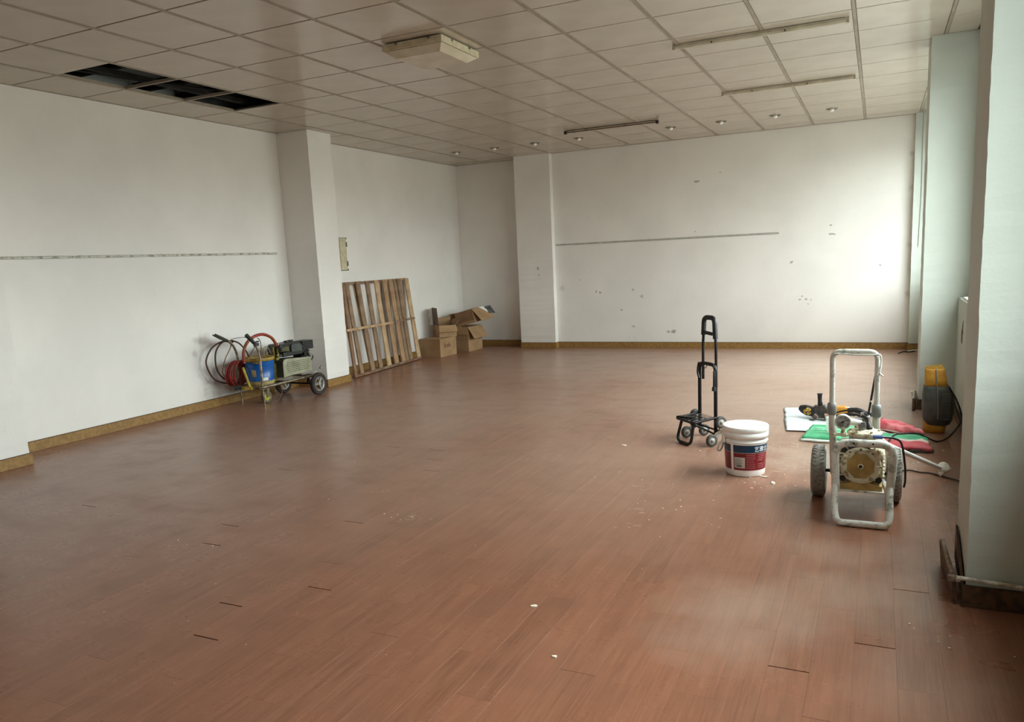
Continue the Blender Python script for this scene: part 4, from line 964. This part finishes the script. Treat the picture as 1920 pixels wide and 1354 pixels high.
m = M(); m.tube(spline([(-3.60, 1.215, .001), (-3.60, 1.205, .17), (-3.60, 1.21, .38), (-3.60, 1.205, .52), (-3.60, 1.18, .60), (-3.60, 1.13, .665)], 6), [.008]*8+[.0125]*23, 10); build('right_handle_post', m, CHROME, rt)
m = M(); m.tube(spline([(-3.97, 1.285, .001), (-3.97, 1.28, .22), (-3.97, 1.275, .38), (-3.97, 1.28, .48), (-3.97, 1.265, .56), (-3.97, 1.22, .635), (-3.97, 1.15, .68)], 6), [.008]*8+[.0125]*29, 10); build('left_handle_post', m, CHROME, rt)
m = M(); m.tube([(-3.60, 1.15, .65), (-3.60, 1.10, .70), (-3.60, 1.055, .74)], [.017, .019, .021], 12); m.tube([(-3.59, 1.20, .665), (-3.59, 1.15, .66), (-3.59, 1.10, .68)], .008, 8); m.cbox((-3.595, 1.17, .635), (.03, .05, .03)); build('right_grip', m, BLACK, rt)
m = M(); m.tube([(-3.97, 1.17, .67), (-3.97, 1.09, .71), (-3.97, 1.015, .745)], [.015, .017, .017], 12); m.tube([(-3.96, 1.12, .68), (-3.96, 1.05, .71), (-3.96, .975, .752)], .007, 8); build('left_grip', m, mat('olive_black_plastic', (56, 56, 42), (40, 40, 32), .5), rt)
m = M(); m.tube([(-3.60, 1.205, .44), (-3.97, 1.28, .44)], .012, 10); build('cross_bar', m, CHROME, rt)
m = M(); m.tube(spline([(-3.60, 1.20, .70), (-3.6, 1.235, .66), (-3.61, 1.245, .56), (-3.63, 1.24, .48)], 5), .004, 6); m.tube(spline([(-3.97, 1.22, .68), (-3.85, 1.20, .70), (-3.7, 1.18, .705), (-3.62, 1.17, .69)], 5), .003, 6); m.tube(spline([(-3.63, 1.19, .62), (-3.75, 1.20, .50), (-3.9, 1.22, .46)], 6), .003, 6); build('brake_cables', m, BLACK, rt)
def wheel(x, y, r, wd, tm, hm, spokes, rt, name='wheel'):
    T = Matrix.Translation((x, y, r)) @ Matrix.Rotation(PI/2, 4, 'Y')
    m = M(); m.lathe([(r*.64, -wd*.42), (r*.85, -wd*.5), (r*.96, -wd*.4), (r, -wd*.2), (r, wd*.2), (r*.96, wd*.4), (r*.85, wd*.5), (r*.64, wd*.42), (r*.62, 0), (r*.64, -wd*.42)], 36, T, cap=False)
    o = build(name, m, tm, rt)
    m = M()
    if spokes:
        m.lathe([(r*.56, -wd*.38), (r*.65, -wd*.40), (r*.65, wd*.40), (r*.56, wd*.38), (r*.56, -wd*.38)], 32, T, cap=False); m.lathe([(r*.17, -wd*.4), (r*.17, wd*.42)], 20, T)
        for i in range(3):
            R_ = T @ Matrix.Rotation(2*PI*i/3+.5, 4, 'Z'); m.cbox((r*.36, 0, wd*.1), (r*.46, r*.17, wd*.35), R_)
    else: m.lathe([(r*.63, -wd*.3), (r*.3, -wd*.42), (.001, -wd*.42)], 28, T, cap=False); m.lathe([(r*.63, wd*.3), (r*.55, wd*.42), (r*.25, wd*.42), (r*.2, wd*.55), (.001, wd*.55)], 28, T, cap=False)
    build('wheel_rim', m, hm, o)
TYRE = mat('brown_black_tyre', (54, 46, 42), (38, 32, 30), .8, ns=30, bs=60)
wheel(-3.475, 1.915, .122, .045, TYRE, mat('silver_rim', (190, 190, 186), (160, 158, 152), .35, metal=.6), True, rt)
wheel(-3.965, 1.915, .122, .045, TYRE, mat('silver_rim', 0, 0), True, rt)
m = M(); m.tube([(-3.48, 1.915, .122), (-3.96, 1.915, .122)], .010, 8); m.box((-3.62, 1.90, .12), (-3.60, 1.93, .20)); m.box((-3.90, 1.90, .12), (-3.88, 1.93, .20)); build('axle', m, BLACKM, rt)
wheel(-3.735, 1.39, .066, .04, mat('khaki_tyre', (120, 112, 84), (92, 84, 62), .7), mat('yellow_green_hub', (206, 200, 88), (178, 170, 66), .5), False, rt, 'caster_wheel')
m = M(); m.box((-3.765, 1.37, .06), (-3.76, 1.41, .19)); m.box((-3.71, 1.37, .06), (-3.705, 1.41, .19)); m.box((-3.77, 1.34, .165), (-3.70, 1.44, .175)); m.cyl((-3.77, 1.39, .066), (-3.70, 1.39, .066), .007, n=8); build('caster_fork', m, CHROME, rt)
m = M(); m.tube(spline([(-3.60, 1.46, .19), (-3.60, 1.48, .10), (-3.62, 1.42, .02), (-3.66, 1.36, .01)], 6), .004, 6); build('drain_tube', m, mat('clear_brown_tube', (120, 96, 76), (96, 76, 60), .4), rt)
# belt guard with perforations
m = M(); x0_, x1_ = -3.79, -3.605
poly = [(1.535, .245), (1.985, .262), (1.985, .395), (1.975, .41), (1.60, .435), (1.56, .43), (1.54, .40)]
T = Matrix(((0, 0, 1, 0), (1, 0, 0, 0), (0, 1, 0, 0), (0, 0, 0, 1))); m.prism(poly, x0_, x1_-.006, T, mi=1); m.prism([(y, z) for y, z in poly], x1_-.006, x1_, T, mi=0)
build('belt_guard', m, [mat('grey_green_guard', (156, 156, 132), (134, 132, 106), .55, ns=16), mat('olive_guard_side', (66, 62, 34), (48, 46, 26), .6)], rt, bevel=.004)
m = M()
for r in range(6):
    z = .288+.020*r
    for c in range(11):
        if 1 <= c <= 9 or True:
            y = 1.60+.032*c+(.010 if r % 2 else 0); w_ = .010 if 2 <= c <= 8 else .008
            m.hexa([(x1_-.001, y-w_, z-.004+.001*c*.3), (x1_+.0012, y-w_, z-.004+.001*c*.3), (x1_+.0012, y+w_, z-.001+.0003*c), (x1_-.001, y+w_, z-.001+.0003*c), (x1_-.001, y-w_, z+.002+.0003*c), (x1_+.0012, y-w_, z+.002+.0003*c), (x1_+.0012, y+w_, z+.005+.0003*c), (x1_-.001, y+w_, z+.005+.0003*c)])
o = build('vent_slots', m, mat('slot_shadow', (52, 50, 30), (40, 38, 24), .9), rt); o['kind'] = 'stuff'
# engine
m = M(); m.box((-3.86, 1.60, .45), (-3.64, 1.93, .50)); m.prism([(1.575, .50), (1.575, .565), (1.60, .585), (1.88, .59), (1.91, .57), (1.915, .50)], -3.84, -3.66, T); build('engine_block', m, mat('engine_black', (40, 42, 38), (26, 27, 26), .4, ns=14), rt, bevel=.01)
m = M(); m.prism([(1.72, .485), (1.72, .555), (1.75, .575), (1.86, .572), (1.895, .545), (1.885, .48)], -3.66, -3.63, T); build('air_cleaner_cover', m, mat('dark_grey_cover', (70, 76, 72), (56, 60, 58), .45), rt, bevel=.008)
m = M(); m.prism([(1.58, .51), (1.58, .555), (1.70, .56), (1.70, .50)], -3.66, -3.642, T); build('olive_side_cover', m, mat('olive_cover', (84, 80, 48), (66, 62, 36), .5), rt, bevel=.006)
m = M(); m.cyl((-3.75, 1.78, .59), (-3.75, 1.78, .605), .028, n=16); m.cbox((-3.75, 1.84, .6), (.04, .06, .014)); build('fuel_cap', m, BLACK, rt)
m = M(); m.box((-3.80, 1.93, .488), (-3.66, 2.105, .582))
for i in range(6):
    for j in range(4): m.cbox((-3.659, 1.945+.028*i, .502+.022*j), (.004, .018, .010), mi=1)
build('muffler', m, [mat('muffler_dark', (44, 42, 40), (30, 28, 28), .5), GROOVE], rt, bevel=.006)
m = M(); m.box((-3.78, 1.90, .41), (-3.66, 2.02, .49)); m.cyl((-3.655, 2.0, .47), (-3.655, 2.04, .40), .022, n=12, mi=1); m.cyl((-3.65, 1.93, .45), (-3.63, 1.93, .45), .025, n=14); m.tube(spline([(-3.65, 2.03, .44), (-3.64, 2.06, .40), (-3.66, 2.05, .36)], 5), .006, 8); build('carburettor', m, [BLACKM, STEEL], rt, bevel=.003)
m = M(); m.tube(spline([(-3.60, 1.80, .235), (-3.59, 1.92, .235), (-3.57, 2.03, .245), (-3.56, 2.07, .265)], 6), .006, 8); m.cyl((-3.555, 2.06, .27), (-3.555, 2.09, .29), .011, n=10); build('lever_rod', m, STEEL, rt)
# pump body between bucket and engine
m = M(); m.box((-3.80, 1.50, .21), (-3.70, 1.545, .40)); m.cyl((-3.74, 1.555, .40), (-3.74, 1.555, .56), .018, n=12); m.cyl((-3.74, 1.555, .46), (-3.67, 1.55, .475), .014, n=10); m.cyl((-3.70, 1.58, .45), (-3.70, 1.58, .545), .014, n=8); m.cyl((-3.71, 1.51, .44), (-3.68, 1.50, .52), .012, n=8)
m.cyl((-3.74, 1.60, .52), (-3.66, 1.60, .52), .016, n=10); m.cbox((-3.72, 1.55, .44), (.08, .05, .03)); build('pump', m, mat('olive_brass', (128, 116, 52), (80, 72, 34), .45, ns=30, metal=.3), rt, bevel=.002)
m = M(); m.cyl((-3.70, 1.585, .545), (-3.70, 1.60, .60), .009, n=8); m.cyl((-3.69, 1.58, .47), (-3.66, 1.585, .47), .012, n=8); build('steel_fittings', m, STEEL, rt)
# yellow strut and front box
m = M(); m.tube([(-3.80, 1.17, .40), (-3.72, 1.16, .20)], .016, 4); m.box((-3.86, 1.155, .175), (-3.70, 1.175, .205)); build('yellow_strut', m, YEL, rt)
m = M(); m.cbox((-3.86, 1.13, .20), (.05, .06, .05)); m.cbox((-3.93, 1.20, .22), (.04, .04, .06)); build('clamp_block', m, BLACK, rt, bevel=.004)
# hoses
def ring(cx, cy, cz, ry, rz_, tilt, r, n=40, wob=.004, sd=0):
    rd = random.Random(sd); P = []
    for i in range(n):
        a = 2*PI*i/n; P.append((cx+tilt*math.sin(a)+rd.uniform(-wob, wob), cy+ry*math.cos(a), cz+rz_*math.sin(a)))
    return P
m = M()
for i in range(7): m.tube(ring(-3.93+.012*i-.03, 1.20+.004*i-.03*(i % 2), .335, .095+.004*(i % 3), .125-.004*(i % 2), .02, .009, 36, .003, i), .0085, 8, True)
build('hose_coil', m, HOSER, rt)
m = M(); m.tube(spline([(-4.03, 1.30, .645), (-4.03, 1.16, .665), (-4.04, 1.03, .62), (-4.05, .95, .52), (-4.05, .945, .43), (-4.05, 1.01, .31), (-4.03, 1.12, .245), (-3.98, 1.2, .24)], 8), .0085, 8); build('hose_loop', m, HOSEB, rt)
m = M(); m.tube(spline([(-4.01, 1.28, .655), (-4.01, 1.15, .665), (-4.02, 1.06, .59), (-4.02, 1.03, .48), (-4.02, 1.05, .37), (-4.02, 1.13, .285), (-3.98, 1.22, .26)], 8), .0085, 8); m.tube(spline([(-4.0, 1.26, .665), (-4.0, 1.36, .62), (-3.97, 1.42, .52), (-3.93, 1.40, .42)], 6), .008, 8); build('hose_loop', m, HOSER if False else HOSEB, rt)
m = M(); m.tube(spline([(-3.99, 1.24, .68), (-3.99, 1.22, .60), (-4.0, 1.15, .50), (-4.0, 1.10, .41), (-4.0, 1.09, .34), (-3.99, 1.15, .29), (-3.97, 1.24, .30)], 8), .005, 8); build('thin_brown_hose', m, mat('ochre_tube', (146, 96, 48), (116, 70, 34), .5), rt)
m = M(); P = spline([(-3.74, 1.135, .45), (-3.74, 1.13, .51), (-3.735, 1.145, .59), (-3.73, 1.20, .66), (-3.72, 1.29, .705), (-3.72, 1.41, .712), (-3.72, 1.52, .67), (-3.72, 1.575, .61), (-3.72, 1.59, .56)], 8); m.tube(P, .0155, 12)
build('thick_red_hose', m, mat('red_ochre_hose', (140, 34, 36), (140, 68, 28), .4, ns=3.2, sharp=(.45, .55)), rt)
m = M(); m.tube(spline([(-3.72, 1.37, .42), (-3.72, 1.36, .52), (-3.72, 1.38, .57), (-3.72, 1.41, .56)], 6), .006, 8); m.tube(spline([(-3.72, 1.395, .42), (-3.72, 1.39, .50), (-3.72, 1.42, .575), (-3.72, 1.46, .57), (-3.72, 1.50, .50)], 6), .006, 8); build('bucket_tubes', m, mat('grey_tube', (150, 140, 120), (112, 100, 82), .4), rt)
# blue bucket standing on the cart: a thing of its own
rt = thing('blue_bucket', 'blue paint bucket with yellow stained rim standing on the spray cart', 'bucket', (-3.755, 1.355, .197))
m = M(); m.lathe([(.0001, .003), (.125, .003), (.131, .0), (.133, .03), (.148, .265), (.145, .265), (.130, .02), (.0001, .01)], 44, cap=False); build('bucket_body', m, mat('blue_bucket_plastic', (16, 92, 168), (12, 76, 148), .3, ns=8), rt, local=True)
m = M(); m.lathe([(.148, .252), (.157, .254), (.158, .285), (.153, .290), (.143, .288), (.143, .262)], 44, cap=False); build('stained_rim', m, mat('ochre_stained_rim', (164, 140, 56), (122, 92, 32), .5, ns=16), rt, local=True)
m = M(); m.lathe([(.138, .225), (.1465, .226), (.1465, .231), (.138, .232)], 44, cap=False); m.lathe([(.138, .190), (.1445, .191), (.1445, .195), (.138, .196)], 44, cap=False); build('moulded_rings', m, MATS['blue_bucket_plastic'], rt, local=True)
m = M(); m.lathe([(.128, .0), (.1345, .0), (.1375, .05), (.130, .05)], 44, cap=False); build('paint_stained_base', m, mat('ochre_white_stains', (170, 152, 100), (128, 106, 60), .6, ns=16, sharp=(.4, .6)), rt, local=True)
def cyl_patch(m, th0, th1, z0, z1, dr, n=8):
    vs = []; fs = []
    for i in range(n+1):
        a = th0+(th1-th0)*i/n
        for z, d in ((z0, dr), (z1, dr), (z1, -.002), (z0, -.002)):
            r = .133+(z-.03)*(.015/.235)+d; vs.append((r*math.cos(a), r*math.sin(a), z))
    for i in range(n):
        for j in range(4): fs.append((i*4+j, (i+1)*4+j, (i+1)*4+(j+1) % 4, i*4+(j+1) % 4))
    fs += [(3, 2, 1, 0), (n*4, n*4+1, n*4+2, n*4+3)]; m.add(vs, fs)
m = M(); cyl_patch(m, -1.42, -1.10, .10, .17, .0015); build('tan_label', m, mat('tan_paper_label', (172, 156, 118), (150, 132, 98), .7), rt, local=True)
m = M(); cyl_patch(m, -.72, -.25, .055, .085, .0015); build('white_label', m, KRAFT_W, rt, local=True)
m = M(); m.lathe([(.0001, .245), (.142, .245)], 40, cap=False); build('paint_surface', m, mat('ochre_paint_inside', (150, 100, 34), (118, 74, 26), .5), rt, local=True)

# ------------------------------------------------------------------ SMALL THINGS
m = M(); m.tube(spline([(2.431, 6.133, H-.005), (2.434, 6.133, 2.4), (2.438, 6.132, 1.9), (2.429, 6.133, 1.5), (2.425, 6.132, 1.28)], 8), .0028, 6)
tag(build('hanging_wire', m, mat('grey_wire', (150, 150, 140), (130, 130, 120), .5)), 'thin grey wire hanging down the narrow pier beside the back wall', 'wire')
m = M(); m.tube([(2.345, 6.00, .008), (2.40, 6.05, .012), (2.53, 6.11, .02)], .008, 8); tag(build('white_stick', m, KRAFT_W), 'short white stick on the floor at the far right pier', 'stick')
m = M(); m.tube(spline([(2.24, 5.80, .006), (2.30, 5.93, .012), (2.36, 5.94, .006), (2.42, 6.0, .006)], 6), .007, 8); tag(build('dark_offcut', m, BLACK), 'dark cable offcut on the floor at the far right pier', 'cable')
rt = thing('loose_skirting_end', 'broken skirting end at the foot of the second window column', 'board', (2.29, 2.2, 0))
m = M(); m.hexa([(2.262, 2.19, 0), (2.278, 2.185, 0), (2.295, 2.26, 0), (2.28, 2.265, 0), (2.262, 2.19, .10), (2.278, 2.185, .10), (2.295, 2.26, .1), (2.28, 2.265, .10)]); build('board', m, SKIRT_D, rt)
m = M(); m.tube([(2.255, 2.18, .165), (2.268, 2.21, .105)], .009, 8); m.cbox((2.265, 2.185, .115), (.02, .02, .014)); build('paint_crust', m, KRAFT_W, rt)

FLAKE = mat('plaster_flake', (236, 230, 216), (218, 208, 188), .8, ns=30)
def flake_mesh(m, x, y, wd, ln, rot, h, rd):
    n = rd.randrange(5, 9); poly = []
    for i in range(n):
        a = 2*PI*i/n+rd.uniform(-.2, .2); r = rd.uniform(.55, 1); px, py = wd/2*r*math.cos(a), ln/2*r*math.sin(a)
        poly.append((x+px*math.cos(rot)-py*math.sin(rot), y+px*math.sin(rot)+py*math.cos(rot)))
    m.prism(poly, .0004, h)
rd = random.Random(5)
for (x, y, wd, ln, rot, lb) in [(.794, -2.076, .030, .02, .5, 'chip lying alone on the floor nearest the centre of the room'), (1.015, -2.412, .030, .016, .2, 'bent sliver on the floor nearest the viewer'), (.369, .531, .042, .03, 0, 'chip, largest of those left of the trolley'), (1.465, -.13, .03, .07, .4, 'curl between the bucket and the sprayer wheel'), (1.395, -.02, .07, .02, -.4, 'flat flake just right of the bucket')]:
    m = M(); flake_mesh(m, x, y, wd, ln, rot, .004, rd); tag(build('plaster_chip', m, FLAKE), 'white plaster ' + lb, 'plaster chip', 'plaster chips on the floor')
m = M()
for (cx, cy, sx_, sy_, n, s0, s1) in [(1.45, -.12, .10, .10, 26, .006, .018), (1.40, -.2, .12, .08, 16, .004, .012), (1.6, .55, .35, .35, 60, .006, .022), (2.2, .55, .12, .2, 22, .008, .026), (2.0, 1.9, .3, .35, 40, .008, .03), (2.25, -1.84, .16, .06, 14, .004, .012), (1.2, -.75, 1.2, .8, 18, .003, .008), (-.2, .3, 1.3, 1.2, 26, .004, .014),
                             (1.3, -.9, .06, .04, 4, .004, .012), (1.0, -.72, .10, .06, 8, .004, .016), (-.35, -1.3, .10, .05, 7, .004, .014), (-1.2, -2.0, .12, .06, 8, .003, .01), (.5, 4.3, 1.6, 1.2, 16, .01, .03), (-1.6, -1.9, 1.2, .8, 10, .003, .009), (-.5, -2.6, .8, .5, 8, .003, .008)]:
    for i in range(n):
        x, y = rd.gauss(cx, sx_), rd.gauss(cy, sy_)
        if not (-4.0 < x < 2.5 and -3.4 < y < 6.0): continue
        s = rd.uniform(s0, s1); flake_mesh(m, x, y, s, s*rd.uniform(.35, 1), rd.uniform(-.6, .6), rd.uniform(.001, .003), rd)
tag(build('plaster_crumbs', m, FLAKE), 'scattered white plaster crumbs on the red-brown floor', 'crumbs', None, 'stuff')
m = M()
for (x, y) in ((.775, -.434), (-.259, -1.315), (-.055, .107), (-1.318, -2.21), (-.713, -.926), (-.692, -.354), (.846, -.845), (.905, -1.07), (-.189, 1.442), (.22, .751), (-1.407, -1.924)):
    for i in range(7): flake_mesh(m, x+rd.gauss(0, .045), y+rd.gauss(0, .03), rd.uniform(.015, .06), rd.uniform(.003, .008), rd.uniform(-.2, .35), .0009, rd)
for i in range(70):     # thin smears of trodden plaster near the sacks
    x, y = rd.gauss(1.5, .28), rd.gauss(.55, .33)
    if rd.random() < .3: x, y = rd.gauss(2.05, .18), rd.gauss(1.75, .35)
    if x > 2.4 or y < -.3: continue
    flake_mesh(m, x, y, rd.uniform(.03, .13), rd.uniform(.006, .016), rd.uniform(-.35, .35), .0008, rd)
tag(build('plaster_smears', m, mat('trodden_plaster', (206, 186, 168), (186, 162, 142), .8, ns=30)), 'thin pale smears of trodden plaster around the sacks', 'smears', None, 'stuff')
